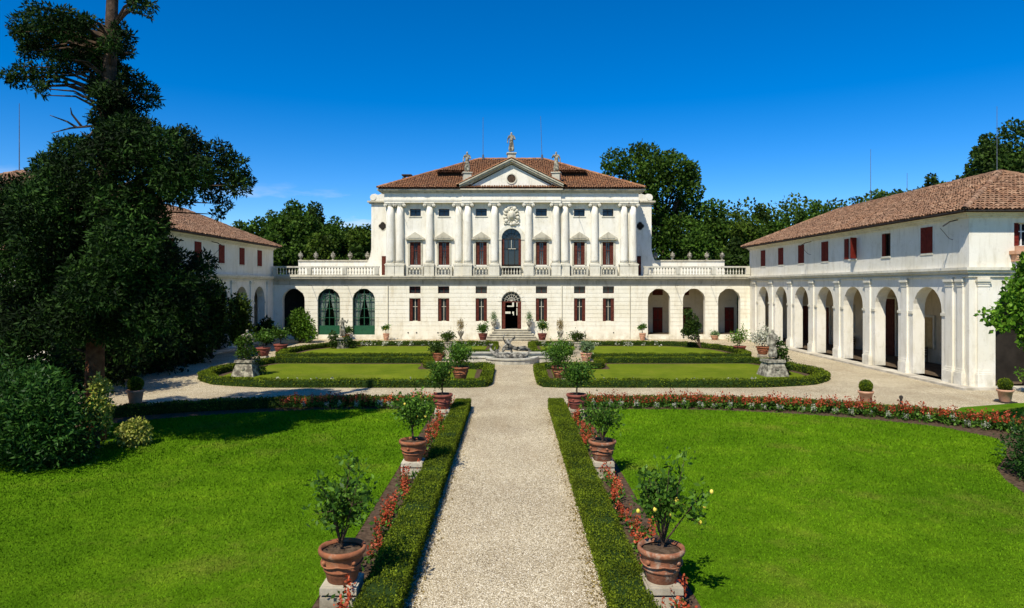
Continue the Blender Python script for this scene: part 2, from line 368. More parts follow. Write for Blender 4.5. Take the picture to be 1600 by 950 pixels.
def figure_mesh(name, arm=0, mat='statue', twist=0):
    """robed standing figure about 1.8 m tall, facing -Y; arm selects the pose"""
    P = [(0, 0, .95, (.17, .13)), (0, -.01, 1.15, (.145, .11)), (0, 0, 1.38, (.19, .12)), (0, 0, 1.52, (.065, .065)), (0, -.02, 1.62, (.085, .095)), (0, -.02, 1.73, (.085, .09)),
         (.10, -.03, .55, (.14, .14)), (.11, -.08, .12, (.12, .13)), (-.10, .01, .55, (.15, .14)), (-.11, .02, .1, (.15, .14)), (0, .02, .6, (.15, .13)), (0, .04, .12, (.18, .15)),
         (.21, 0, 1.4, .075), (-.21, 0, 1.4, .075)]
    E = [(0, 1), (1, 2), (2, 3), (3, 4), (4, 5), (0, 6), (6, 7), (0, 8), (8, 9), (0, 10), (10, 11), (2, 12), (2, 13)]
    if arm == 0: A = [(.30, -.05, 1.15, .058), (.16, -.22, 1.12, .045), (.05, -.25, 1.2, .04)]; B = [(-.30, .02, 1.13, .058), (-.33, -.08, .88, .045), (-.31, -.12, .78, .04)]
    elif arm == 1: A = [(.36, -.03, 1.2, .058), (.42, -.14, 1.42, .045), (.44, -.16, 1.53, .04)]; B = [(-.31, .02, 1.14, .058), (-.18, -.16, 1.0, .045), (-.08, -.2, 1.0, .04)]
    else: A = [(.31, .03, 1.13, .058), (.34, .0, .9, .045), (.33, -.04, .8, .04)]; B = [(-.34, -.05, 1.2, .058), (-.24, -.2, 1.38, .045), (-.14, -.22, 1.46, .04)]
    for base, arr in ((12, A), (13, B)):
        k = base
        for q in arr: P.append(q); E.append((k, len(P)-1)); k = len(P)-1
    P.append((.02, .13, 1.1, (.13, .05))); E.append((2, len(P)-1)); P.append((.0, .18, .6, (.16, .06))); E.append((len(P)-2, len(P)-1))
    me = skin(name, P, E, mat)
    return me

# ------------------------------------------------------------------ ground and setting
g = MB(); g.add([(-3000, -600, -.06), (3000, -600, -.06), (3000, 4000, -.06), (-3000, 4000, -.06)], [(0, 1, 2, 3)]); g.build('ground', 'field', kind='structure')
g = MB(); g.add([(-21.9, 2, 0), (36, 2, 0), (36, 63.8, 0), (-21.9, 63.8, 0)], [(0, 1, 2, 3)])
g.add([(-36, 2, 0), (-21.9, 2, 0), (-21.9, 33.2, 0), (-36, 33.2, 0)], [(0, 1, 2, 3)]); g.build('gravel_courtyard', 'gravel', kind='structure')
def smoothpoly(pts, closed=False, step=.5):
    """Catmull-Rom resample"""
    P = [Vector((p[0], p[1])) for p in pts]; n = len(P); res = []
    rng_ = range(n) if closed else range(n-1)
    for i in rng_:
        p1, p2 = P[i], P[(i+1) % n]
        p0 = P[i-1] if (closed or i > 0) else p1*2-p2; p3 = P[(i+2) % n] if (closed or i < n-2) else p2*2-p1
        k = max(1, int((p2-p1).length/step))
        for j in range(k):
            t = j/k
            res.append(tuple(.5*((2*p1)+(p2-p0)*t+(2*p0-5*p1+4*p2-p3)*t*t+(3*p1-p0-3*p2+p3)*t**3)))
    if not closed: res.append(tuple(P[-1]))
    return res
def sheet(name, poly, z, mat, **kw):
    bm = bmesh.new(); vs = [bm.verts.new((x, y, z)) for x, y in poly]; f = bm.faces.new(vs); bmesh.ops.triangulate(bm, faces=[f])
    bm.normal_update()
    if bm.faces[:] and sum(f.normal.z for f in bm.faces) < 0: bmesh.ops.reverse_faces(bm, faces=bm.faces[:])
    me = bpy.data.meshes.new(name); bm.to_mesh(me); bm.free(); me.materials.append(M[mat]); o = link(name, me); return props(o, kind='structure', **kw)
lawnR = [(2.95, 6)] + [(2.95, y) for y in (12, 20, 27.3)] + smoothpoly([(4, 27.5), (8, 27.3), (12.2, 26.0), (15.3, 23.9), (15.9, 22.2), (14.6, 20), (13.3, 18.6), (12.3, 16.2), (12.1, 13), (12.6, 6)], step=1)
lawnL = [(-x-(1.7 if x > 11 and y < 18.7 else 0), y) for x, y in lawnR]; lawnL = [(x-.15 if x > -3.2 else x, y) for x, y in lawnL]
# soil beds (flower strips) underneath, lawns above
sheet('soil_bed', [(2.0, 6), (2.0, 28.6), (9, 28.6), (13.5, 27.3), (17.6, 24.6), (19.3, 22), (26, 20), (26, 6)], .004, 'soil')
sheet('soil_bed', [(-2.2, 6), (-2.2, 28.6), (-9, 28.6), (-13.5, 27.3), (-17.6, 24.6), (-21.5, 24), (-30, 22), (-30, 6)], .004, 'soil')
sheet('lawn', lawnR, .012, 'lawn'); sheet('lawn', lawnL, .012, 'lawn')
sheet('lawn', [(17.2, 26.6), (18.5, 27.9), (21.5, 28.9), (26, 29.5), (34, 29.7), (34, 21), (26, 21), (19, 23.8)], .016, 'lawn')

def inside(poly, x, y):
    poly = np.array(poly); x = np.asarray(x); y = np.asarray(y); r = np.zeros(len(x), bool); n = len(poly)
    for i in range(n):
        x1, y1 = poly[i]; x2, y2 = poly[(i+1) % n]
        if y1 == y2: continue
        c = ((y1 > y) != (y2 > y)) & (x < (x2-x1)*(y-y1)/(y2-y1)+x1); r ^= c
    return r
def blades(poly, n, hb=.036, wb=.010):
    p = np.array(poly); x0, x1 = p[:, 0].min(), p[:, 0].max()
    ys = 1/NR.uniform(1/27.6, 1/9.2, n); xs = NR.uniform(x0, x1, n)
    k = inside(poly, xs, ys); xs, ys = xs[k], ys[k]; m_ = len(xs)
    a = NR.uniform(0, PI, m_); s = np.clip(ys/13, .8, 1.9)*NR.uniform(.6, 1.25, m_)
    dx, dy = np.cos(a)*wb*s, np.sin(a)*wb*s; le = NR.normal(0, .018, (m_, 2))
    V = np.zeros((m_, 3, 3)); V[:, 0] = np.c_[xs-dx, ys-dy, np.full(m_, .01)]; V[:, 1] = np.c_[xs+dx, ys+dy, np.full(m_, .01)]
    V[:, 2] = np.c_[xs+le[:, 0], ys+le[:, 1], .01+hb*s*.8]
    return V.reshape(-1, 3), np.arange(3*m_).reshape(m_, 3)
for poly in (lawnR, lawnL):
    V, F = blades(poly, 210000); npobj('grass', V, F, 'blade', label='short mown grass blades of the front lawn', cat='grass', kind='stuff')
# pebbles on the path
n_ = 60000; ys = 1/NR.uniform(1/24, 1/9.6, n_); xs = NR.uniform(-1.72, 1.52, n_)
r_ = NR.uniform(.004, .0125, n_); th = NR.uniform(0, PI, n_)
T = np.array([(1, 0, 0), (0, 1, 0), (-1, 0, 0), (0, -1, 0), (0, 0, .8)])
V = T[None]*r_[:, None, None]*NR.uniform(.6, 1.2, (n_, 5, 3)); ca, sa = np.cos(th), np.sin(th)
V = np.stack([V[:, :, 0]*ca[:, None]-V[:, :, 1]*sa[:, None], V[:, :, 0]*sa[:, None]+V[:, :, 1]*ca[:, None], V[:, :, 2]], 2)+np.stack([xs, ys, np.full(n_, .001)], 1)[:, None]
F = (np.arange(n_)[:, None, None]*5+np.array([(0, 1, 4), (1, 2, 4), (2, 3, 4), (3, 0, 4)])[None]).reshape(-1, 3)
npobj('pebbles', V.reshape(-1, 3), F, 'pebble', label='pale loose pebbles strewn over the central path', cat='pebbles', kind='stuff')

n_ = 2600; ys = 1/NR.uniform(1/27, 1/9.6, n_); sd_ = NR.random(n_) < .5; e_ = np.abs(NR.normal(0, .13, n_))
xs = np.where(sd_, -1.66+e_, 1.48-e_)
V, F = leaf_quads(np.c_[xs, ys, np.full(n_, .012)], np.tile([0, 0, .02], (n_, 1)), .045, .03, 0.0); V[:, 2] = np.clip(V[:, 2], .006, .03)
npobj('leaf_litter', V, F, 'lf_dry', label='brown fallen leaves and clippings along the path edges', cat='leaves', kind='stuff')
# ------------------------------------------------------------------ wall builder
# frame F = (ox, oy, ux, uy, nx, ny): point(u, n, z)
def pt(F, u, n, z): return (F[0]+u*F[2]+n*F[4], F[1]+u*F[3]+n*F[5], z)
def arc(op, k=12):
    c = (op[0]+op[1])/2; r = (op[1]-op[0])/2
    return [(c-r*math.cos(PI*i/k), op[3]+r*math.sin(PI*i/k)) for i in range(k+1)]
def wall(mb, F, u0, u1, z0, z1, ops, t=.4, back=True):
    """ops: (u0,u1,z0,z1,arch) ; openings with the same u-range may be stacked"""
    def quad(a, b, c, d, n): mb.add([pt(F, *p[:1], n, p[1]) for p in (a, b, c, d)], [(0, 1, 2, 3)])
    lays = [0, -t] if back else [0]
    groups = {}
    for o in ops: groups.setdefault((o[0], o[1]), []).append(o)
    us = u0
    for (a, b), lst in sorted(groups.items()):
        for n in lays: quad((us, z0), (a, z0), (a, z1), (us, z1), n)
        zc = z0
        for o in sorted(lst, key=lambda q: q[2]):
            if o[2] > zc+1e-4:
                for n in lays: quad((a, zc), (b, zc), (b, o[2]), (a, o[2]), n)
                mb.add([pt(F, a, 0, o[2]), pt(F, b, 0, o[2]), pt(F, b, -t, o[2]), pt(F, a, -t, o[2])], [(0, 1, 2, 3)])
            for u in (a, b): mb.add([pt(F, u, 0, o[2]), pt(F, u, 0, o[3]), pt(F, u, -t, o[3]), pt(F, u, -t, o[2])], [(0, 1, 2, 3)])
            if o[4]:
                A = arc(o); nxt = [q[2] for q in lst if q[2] > o[3]]; top = min(nxt) if nxt else z1
                for i in range(len(A)-1):
                    for n in lays: quad(A[i], A[i+1], (A[i+1][0], top), (A[i][0], top), n)
                    mb.add([pt(F, A[i][0], 0, A[i][1]), pt(F, A[i+1][0], 0, A[i+1][1]), pt(F, A[i+1][0], -t, A[i+1][1]), pt(F, A[i][0], -t, A[i][1])], [(0, 1, 2, 3)])
                zc = top
            else:
                mb.add([pt(F, a, 0, o[3]), pt(F, b, 0, o[3]), pt(F, b, -t, o[3]), pt(F, a, -t, o[3])], [(0, 1, 2, 3)])
                zc = o[3]
        if zc < z1-1e-4:
            for n in lays: quad((a, zc), (b, zc), (b, z1), (a, z1), n)
        us = b
    for n in lays: quad((us, z0), (u1, z0), (u1, z1), (us, z1), n)
    for u in (u0, u1): mb.add([pt(F, u, 0, z0), pt(F, u, 0, z1), pt(F, u, -t, z1), pt(F, u, -t, z0)], [(0, 1, 2, 3)])
    mb.add([pt(F, u0, 0, z1), pt(F, u1, 0, z1), pt(F, u1, -t, z1), pt(F, u0, -t, z1)], [(0, 1, 2, 3)])
def fbox(mb, F, u0, u1, n0, n1, z0, z1):
    mb.add([pt(F, u0, n0, z0), pt(F, u1, n0, z0), pt(F, u1, n1, z0), pt(F, u0, n1, z0), pt(F, u0, n0, z1), pt(F, u1, n0, z1), pt(F, u1, n1, z1), pt(F, u0, n1, z1)],
           [(0, 3, 2, 1), (4, 5, 6, 7), (0, 1, 5, 4), (1, 2, 6, 5), (2, 3, 7, 6), (3, 0, 4, 7)])
def courses(mb, F, u0, u1, z0, z1, ops, pitch=.385, gap=.032, proud=.022, jit=0):
    n = int(round((z1-z0)/pitch)); ph = (z1-z0)/n
    for k in range(n):
        za, zb = z0+k*ph+gap/2, z0+(k+1)*ph-gap/2
        cuts = []
        for o in ops:
            c, r = (o[0]+o[1])/2, (o[1]-o[0])/2; top = o[3]+(r if o[4] else 0)
            if zb <= o[2]+.02 or za >= top-.02: continue
            def half(z):
                if o[4] and z > o[3]: return math.sqrt(max(0, r*r-(z-o[3])**2))
                return r
            cuts.append((c-half(za), c-half(zb), c+half(za), c+half(zb)))
        cuts.sort(); sa = sb = u0
        for (la, lb, ra, rb) in cuts+[(u1, u1, None, None)]:
            if la > sa+.05:
                q = [pt(F, sa, 0, za), pt(F, la, 0, za), pt(F, lb, 0, zb), pt(F, sb, 0, zb)]; p = [pt(F, sa, proud, za), pt(F, la, proud, za), pt(F, lb, proud, zb), pt(F, sb, proud, zb)]
                mb.add(q+p, [(4, 5, 6, 7), (0, 1, 5, 4), (1, 2, 6, 5), (2, 3, 7, 6), (3, 0, 4, 7)])
            sa, sb = ra, rb

# ------------------------------------------------------------------ roof
def tiled_slope(A, B, C, D, out, pw=.225, pl=.34, seed=1):
    """slope with eave A->B and top D->C (C above B, D above A); appends tile geometry"""
    A, B, C, D = map(Vector, (A, B, C, D)); rng = np.random.default_rng(seed)
    s = (B-A); Ls = s.length; s.normalize(); nrm = s.cross(((C+D)/2-(A+B)/2)).normalized()
    if nrm.z < 0: nrm = -nrm
    t = nrm.cross(s).normalized()
    if t.z < 0: t = -t
    T = max((C-A).dot(t), (D-A).dot(t)); poly = [((p-A).dot(s), (p-A).dot(t)) for p in (A, B, C, D)]
    if (C-D).length < 1e-4: poly = poly[:3]
    ni, nj = int(Ls/pw)+1, int(T/pl)+1
    I, J = np.meshgrid(np.arange(ni), np.arange(nj)); u = (I.ravel()+.5)*Ls/ni; v = J.ravel()*T/nj
    k = inside(poly, u, v+pl*.35); u, v = u[k], v[k]; n = len(u)
    seg = 4; w = pw*.46; h = .085; tmpl = []
    for e, (tv, hz, ww) in enumerate(((-.03, .035, 1.0), (pl*1.08, .0, .82))):
        for q in range(seg+1):
            a = PI*q/seg; tmpl.append((-math.cos(a)*w*ww, tv, hz+math.sin(a)*h*ww))
    tmpl = np.array(tmpl)
    Q = np.repeat(tmpl[None], n, 0); ju = rng.normal(0, .012, n); jh = rng.uniform(-.006, .022, n); jr = rng.normal(0, .035, n)
    U = Q[:, :, 0]+u[:, None]+ju[:, None]+Q[:, :, 1]*jr[:, None]; Vv = Q[:, :, 1]+v[:, None]+rng.normal(0, .018, n)[:, None]; H = Q[:, :, 2]+jh[:, None]+.01
    W = np.array(A)+U[..., None]*np.array(s)+Vv[..., None]*np.array(t)+H[..., None]*np.array(nrm)
    f = np.array([(q, q+1, seg+2+q, seg+1+q) for q in range(seg)])
    F = (np.arange(n)[:, None, None]*(2*seg+2)+f[None]).reshape(-1, 4)
    out.append((W.reshape(-1, 3), F))
def merge(lst):
    Vs, Fs, k = [], [], 0
    for V, F in lst: Vs.append(V); Fs.append(F+k); k += len(V)
    return np.concatenate(Vs), np.concatenate(Fs)
def ridge_tiles(p, q, out, r=.15, seed=3):
    p, q = Vector(p), Vector(q); d = q-p; Ln = d.length; d.normalize(); side = d.cross(Vector((0, 0, 1))).normalized(); up = side.cross(d)
    n = int(Ln/.4); rng = random.Random(seed)
    for i in range(n):
        a = p+d*(i*Ln/n-.03)+up*.03; b = p+d*((i+1)*Ln/n+.03)+up*.05
        V = []
        for c, rr in ((a, r*1.08), (b, r*.9)):
            c = c+up*rng.uniform(-.01, .02)
            for k in range(6): an = PI*k/5; V.append(tuple(c-side*math.cos(an)*rr+up*math.sin(an)*rr))
        out.append((np.array(V), np.array([(k, k+1, 7+k, 6+k) for k in range(5)])))
def hip_roof(parent, x0, x1, y0, y1, z, rise, axis, matn, seed=5, fascia='iron'):
    if axis == 'x': w_ = (y1-y0)/2; r0 = (x0+w_, y0+w_, z+rise); r1 = (x1-w_, y0+w_, z+rise)
    else: w_ = (x1-x0)/2; r0 = (x0+w_, y0+w_, z+rise); r1 = (x0+w_, y1-w_, z+rise)
    a, b, c, d = (x0, y0, z), (x1, y0, z), (x1, y1, z), (x0, y1, z)
    if axis == 'x': S = [(a, b, r1, r0), (c, d, r0, r1), (b, c, r1, r1), (d, a, r0, r0)]
    else: S = [(b, c, r1, r0), (d, a, r0, r1), (a, b, r0, r0), (c, d, r1, r1)]
    mb = MB(); mb.add([a, b, c, d, r0, r1], [])
    mb = MB()
    for s_ in S: mb.add(s_, [(0, 1, 2, 3)] if s_[2] != s_[3] else [(0, 1, 2)])
    mb.box(x0+.06, x1-.06, y0+.06, y1-.06, z-.09, z-.02)
    roof = mb.build('roof', 'deck', parent)
    out = []
    for i, s_ in enumerate(S): tiled_slope(*s_, out, seed=seed+i)
    rt = []
    ridge_tiles(r0, r1, rt)
    for e in ((a, r0), (d, r0 if axis == 'x' else r1), (b, r1 if axis == 'x' else r0), (c, r1)): ridge_tiles(e[0], e[1], rt)
    V, F = merge(out); npobj('roof_tiles', V, F, matn, roof, kind='stuff')
    V, F = merge(rt); npobj('ridge_tiles', V, F, matn, roof, kind='stuff')
    return roof

# ------------------------------------------------------------------ reusable window nodes (facing -Y, origin at sill centre on the wall plane)
def b_(*boxes, mat='white', name='piece'):
    mb = MB()
    for bx in boxes: mb.box(*bx)
    return mb.mesh(name, mat)
def window_node(w_, h_, shut=.3, curtains=True, shutmat='redwood', cross='white'):
    d = .22
    fr = b_((-w_/2, w_/2, d, d+.05, 0, .05), (-w_/2, w_/2, d, d+.05, h_-.05, h_), (-w_/2, -w_/2+.05, d, d+.05, .05, h_-.05), (w_/2-.05, w_/2, d, d+.05, .05, h_-.05),
            mat=cross, name='window')
    kids = [node('pane', b_((-w_/2+.05, w_/2-.05, d+.055, d+.065, .05, h_-.05), mat='glass', name='pane')),
            node('mullion', b_((-.025, .025, d-.01, d+.05, .05, h_-.05), (-w_/2+.05+shut*.8, w_/2-.05-shut*.8, d-.012, d+.045, h_*.62, h_*.62+.05), mat=cross, name='mullion'))]
    if shut > 0:
        for s in (-1, 1):
            x0 = s*w_/2; x1 = s*(w_/2-shut)
            mb = MB(); mb.box(x0, x1, .10, .14, .01, h_-.01)
            for k in range(int(h_/.16)): mb.box(min(x0, x1)+.03, max(x0, x1)-.03, .085, .10, .06+k*.16, .06+k*.16+.1)
            kids.append(node('shutter', mb.mesh('shutter', shutmat)))
    if curtains:
        for s in (-1, 1):
            mb = MB(); n = 10; xs = [s*(.02+.11*i/n) for i in range(n+1)]
            vs = [(x, d+.052-.0+(.0 if i % 2 else -.03), z) for z in (.05, h_*.55) for i, x in enumerate(xs)]
            vs = [(v[0]*(1 if v[2] < .1 else .5), v[1], v[2]) for v in vs]
            mb.add(vs, [(i, i+1, n+2+i, n+1+i) for i in range(n)]); kids.append(node('curtain', mb.mesh('curtain', 'curtain')))
    return node('window', fr, kids)
WU = window_node(1.03, 2.16, .33, cross='redwood'); WG = window_node(1.07, 2.17, .3, False, cross='cornice')
WA = window_node(1.03, .7, 0, False, cross='iron'); WS = window_node(1.07, .66, 0, False, shutmat='redwood', cross='redwood')
def closed_shutter_node(w_=1.0, h_=1.4, mat='red'):
    kids = []
    mb = MB(); mb.box(-w_/2-.05, w_/2+.05, -.03, .04, -.1, 0)
    for s in (-1, 1):
        m2 = MB(); m2.box(s*.01, s*w_/2, -.04, .01, .01, h_)
        for z in (.12, h_/2, h_-.12): m2.box(s*.05, s*(w_/2-.04), -.055, -.04, z-.05, z+.05)
        kids.append(node('shutter', m2.mesh('shutter', mat)))
    return node('window', mb.mesh('window', 'trim'), kids)
CS = closed_shutter_node()
def baluster_mesh(h=.62, r=.085):
    mb = MB(); p = [(.6, 0), (.95, .02), (.95, .08), (.5, .12), (.62, .2), (1, .34), (.85, .48), (.42, .66), (.38, .8), (.7, .84), (.7, .9), (.95, .93), (.95, 1)]
    mb.lathe([(r*a, h*b) for a, b in p], seg=8); return mb.mesh('baluster', 'stone', True)
BAL = node('baluster', baluster_mesh())

# ------------------------------------------------------------------ villa
YF = 63.8
villa = empty('villa', (0, YF, 0), 'white two storey villa with half columns, pediment and hipped roof facing the path', 'villa')
FG = (0, YF, 1, 0, 0, -1)
WX = [-9.07, -6.37, -2.83, 2.83, 6.42, 9.13]
gops = [(x-.535, x+.535, 1.69, 3.86, False) for x in WX]+[(x-.535, x+.535, 4.31, 4.97, False) for x in WX]+[(-.93, .93, .96, 3.55, True)]
mb = MB(); wall(mb, FG, -12.2, 12.2, 0, 5.12, gops, .45, False); mb.build('ground_floor_wall', 'facade', villa)
mb = MB(); courses(mb, FG, -12.2, 12.2, .87, 5.10, gops); mb.build('wall_courses', 'facade', villa, kind='stuff')
mb = MB(); fbox(mb, FG, -12.2, -2.55, 0, .07, 0, .84); fbox(mb, FG, 2.55, 12.2, 0, .07, 0, .84); mb.build('plinth', 'facade', villa)
mb = MB()
for x in (-9.7, -8.9, -6.9, -6.1): mb.tube([(x, YF-.1, .62), (x, YF-.02, .62)], .07, 8)
for x in (9.6, 6.9): mb.tube([(x, YF-.1, .62), (x, YF-.02, .62)], .06, 8)
mb.build('vent_hole', 'dark', villa, kind='stuff')
# near-black boxes standing in for the unlit rooms behind windows
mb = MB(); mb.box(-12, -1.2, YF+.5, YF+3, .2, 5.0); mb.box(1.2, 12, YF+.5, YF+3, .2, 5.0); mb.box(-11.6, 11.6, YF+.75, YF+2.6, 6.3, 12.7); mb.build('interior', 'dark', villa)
# hall seen through the open door
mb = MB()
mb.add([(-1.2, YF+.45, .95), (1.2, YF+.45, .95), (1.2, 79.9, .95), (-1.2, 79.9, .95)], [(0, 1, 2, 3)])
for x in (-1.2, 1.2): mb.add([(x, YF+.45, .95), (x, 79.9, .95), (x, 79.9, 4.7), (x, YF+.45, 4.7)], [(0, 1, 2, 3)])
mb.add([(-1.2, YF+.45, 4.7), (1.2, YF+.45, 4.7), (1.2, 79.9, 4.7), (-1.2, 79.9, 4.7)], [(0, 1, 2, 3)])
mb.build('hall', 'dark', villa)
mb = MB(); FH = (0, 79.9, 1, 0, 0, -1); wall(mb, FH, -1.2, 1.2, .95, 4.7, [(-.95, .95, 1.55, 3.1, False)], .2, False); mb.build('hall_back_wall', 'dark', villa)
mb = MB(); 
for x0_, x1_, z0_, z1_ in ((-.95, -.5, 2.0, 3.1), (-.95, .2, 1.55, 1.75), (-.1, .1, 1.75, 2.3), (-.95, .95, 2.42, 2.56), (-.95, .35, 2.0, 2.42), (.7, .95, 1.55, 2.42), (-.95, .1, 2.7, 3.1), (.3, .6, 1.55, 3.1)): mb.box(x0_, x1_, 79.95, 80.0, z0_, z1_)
mb.build('hall_mask', 'dark', villa)  # added dark pieces cut the bright rear view into small patches
for x in WX:
    inst(WG, villa, (x, YF, 1.69), world=True); inst(WS, villa, (x, YF, 4.31), world=True)
# door
door = MB(); A = arc((-.93, .93, 0, 3.55, True), 16)
door.box(-.93, .93, YF+.12, YF+.2, 3.46, 3.56)
for s in (-1, 1): door.box(s*.93, s*.87, YF+.12, YF+.2, .96, 3.46)
dr = door.build('door', 'redwood', villa)
for s in (-1, 1):
    m2 = MB(); m2.box(s*.87, s*.58, YF+.1, YF+.16, .97, 3.45)
    for k in range(5): m2.box(s*.84, s*.61, YF+.08, YF+.1, 1.05+k*.48, 1.05+k*.48+.38)
    m2.build('door_leaf', 'redwood', dr)
m2 = MB()
for i in range(1, 8):
    a = PI*i/8; m2.tube([(0, YF+.15, 3.57), (.9*math.cos(a), YF+.15, 3.55+.9*math.sin(a))], .016, 5)
for r0 in (.35, .62, .89): m2.tube([(r0*math.cos(PI*i/16), YF+.15, 3.56+r0*math.sin(PI*i/16)) for i in range(17)], .018, 5)
m2.build('fanlight_grille', 'trim', dr)
m2 = MB(); m2.add([(x, YF+.25, z) for x, z in A], [tuple(range(17))]); m2.build('fanlight_pane', 'glass', dr)
# voussoir ring over door
mb = MB()
for i in range(9):
    a0, a1 = PI*i/9+.02, PI*(i+1)/9-.02; r0, r1 = .95, 1.28 if i != 4 else 1.45
    q = [(r0*math.cos(a0), 3.55+r0*math.sin(a0)), (r1*math.cos(a0), 3.55+r1*math.sin(a0)), (r1*math.cos(a1), 3.55+r1*math.sin(a1)), (r0*math.cos(a1), 3.55+r0*math.sin(a1))]
    mb.exz(q, YF-.06, YF-.002)
mb.build('door_voussoirs', 'facade', villa, kind='stuff')
# string cornice
def string_cornice(mb, x0, x1):
    mb.box(x0, x1, YF-.10, YF+.3, 5.12, 5.5); mb.box(x0, x1, YF-.18, YF+.3, 5.5, 5.58); mb.box(x0, x1, YF-.32, YF+.3, 5.58, 5.70)
    mb.box(x0, x1, YF-.50, YF+.3, 5.70, 5.84); mb.box(x0, x1, YF-.56, YF+.3, 5.84, 5.96)
mb = MB(); string_cornice(mb, -12.2, 12.2); mb.build('string_cornice', 'cornice', villa)
# steps
mb = MB()
for k in range(5):
    wd = 2.45-.22*k; mb.box(-wd, wd, YF-2.1+.36*k, YF-.002, .192*k, .192*(k+1)-.06); mb.box(-wd-.05, wd+.05, YF-2.17+.36*k, YF-.003, .192*(k+1)-.06, .192*(k+1))
steps = mb.build('entrance_steps', 'cornice', villa)
# upper storey
FU = (0, YF+.3, 1, 0, 0, -1); FC = (0, YF+.12, 1, 0, 0, -1)
def uops(xs): return [(x-.515, x+.515, 7.0, 9.16, False) for x in xs]+[(x-.515, x+.515, 11.6, 12.3, False) for x in xs]
mb = MB(); wall(mb, FU, -11.85, -4.6, 5.96, 12.83, uops(WX[:2]), .45, False); wall(mb, FU, 4.6, 11.85, 5.96, 12.83, uops(WX[4:]), .45, False)
wall(mb, FC, -4.6, 4.6, 5.97, 12.83, uops(WX[2:4])+[(-.92, .92, 6.0, 9.5, True)], .6, False)
mb.build('upper_wall', 'wall', villa)
mb = MB()
for s in (-1, 1):
    mb.add([(s*11.85, YF+.3, 5.96), (s*11.85, YF+4, 5.96), (s*11.85, YF+4, 14.1), (s*11.85, YF+.3, 14.1)], [(0, 1, 2, 3)])
mb.box(-14, -11.85, YF+4, YF+16.2, 5.9, 13.45); mb.box(11.85, 14, YF+4, YF+16.2, 5.9, 13.45)
mb.box(-11.84, 11.84, YF+4.02, YF+16.2, 5.0, 14.1)
for s in (-1, 1): mb.box(s*1.25, s*14, YF+4.1, YF+16.2, 0, 5.0)
mb.build('side_wall', 'wall', villa)
for i, x in enumerate(WX):
    y = YF+(.12 if 1 < i < 4 else .3)
    inst(WU, villa, (x, y, 7.0), world=True); inst(WA, villa, (x, y, 11.6), world=True)
    mb = MB(); mb.exz([(x-.9, 9.38), (x+.9, 9.38), (x+.9, 9.5), (x, 10.10), (x-.9, 9.5)], y-.30, y-.002)
    mb.exz([(x-.62, 9.52), (x+.62, 9.52), (x, 9.9)], y-.34, y-.30)
    mb.box(x-.68, x-.52, y-.06, y-.002, 6.99, 9.37); mb.box(x+.52, x+.68, y-.06, y-.002, 6.99, 9.37); mb.box(x-.68, x+.68, y-.08, y-.002, 9.17, 9.38)
    mb.build('window_pediment', 'cornice', villa)  # pediment shading put into the darker stone colour
    mb = MB(); mb.box(x-.6, x+.6, y-.06, y-.002, 11.5, 11.598); mb.build('window_sill', 'trim', villa)
# central arched window
y = YF+.12; mb = MB(); A = arc((-.92, .92, 0, 9.5, True), 16)
mb.box(-.92, .92, y+.25, y+.31, 9.42, 9.5)
for x in (-.9, -.33, .27, .84): mb.box(x, x+.06, y+.25, y+.31, 7.0, 9.42)
mb.box(-.84, .84, y+.25, y+.31, 8.5, 8.56); mb.box(-.84, .84, y+.25, y+.31, 7.0, 7.06)
cw = mb.build('arched_window', 'iron', villa)
m2 = MB(); m2.add([(-.92, y+.33, 7.0), (.92, y+.33, 7.0)]+[(x, y+.33, z) for x, z in reversed(A)], [tuple(range(19))]); m2.build('pane', 'glass', cw)
for s in (-1, 1): MB().box(s*.9, s*.68, y+.1, y+.15, 7.0, 9.4).build('shutter', 'redwood', cw)
m2 = MB()
for i in range(1, 6): a = PI*i/6; m2.tube([(0, y+.28, 9.5), (.9*math.cos(a), y+.28, 9.5+.9*math.sin(a))], .02, 5)
m2.tube([(.5*math.cos(PI*i/12), y+.28, 9.5+.5*math.sin(PI*i/12)) for i in range(13)], .02, 5); m2.build('fanlight_grille', 'iron', cw)
m2 = MB(); m2.box(-.02, .02, y+.2, y+.25, 8.5, 9.35); m2.box(-.3, .42, y+.2, y+.25, 8.50, 8.55); m2.build('mullion', 'trim', cw)
mb = MB()
mb.box(-1.3, -.93, y-.1, y-.002, 5.97, 9.35); mb.box(.93, 1.3, y-.1, y-.002, 5.97, 9.35)
for s in (-1, 1): mb.box(s*.9, s*1.36, y-.16, y-.002, 9.35, 9.5)
q = [(1.28*math.cos(PI*i/16), 9.502+1.28*math.sin(PI*i/16)) for i in range(17)]+[(.93*math.cos(PI*i/16), 9.502+.93*math.sin(PI*i/16)) for i in range(16, -1, -1)]
for i in range(16): mb.exz([q[i], q[i+1], q[33-i-1], q[33-i]], y-.12, y-.002)
mb.build('arch_surround', 'trim', villa)
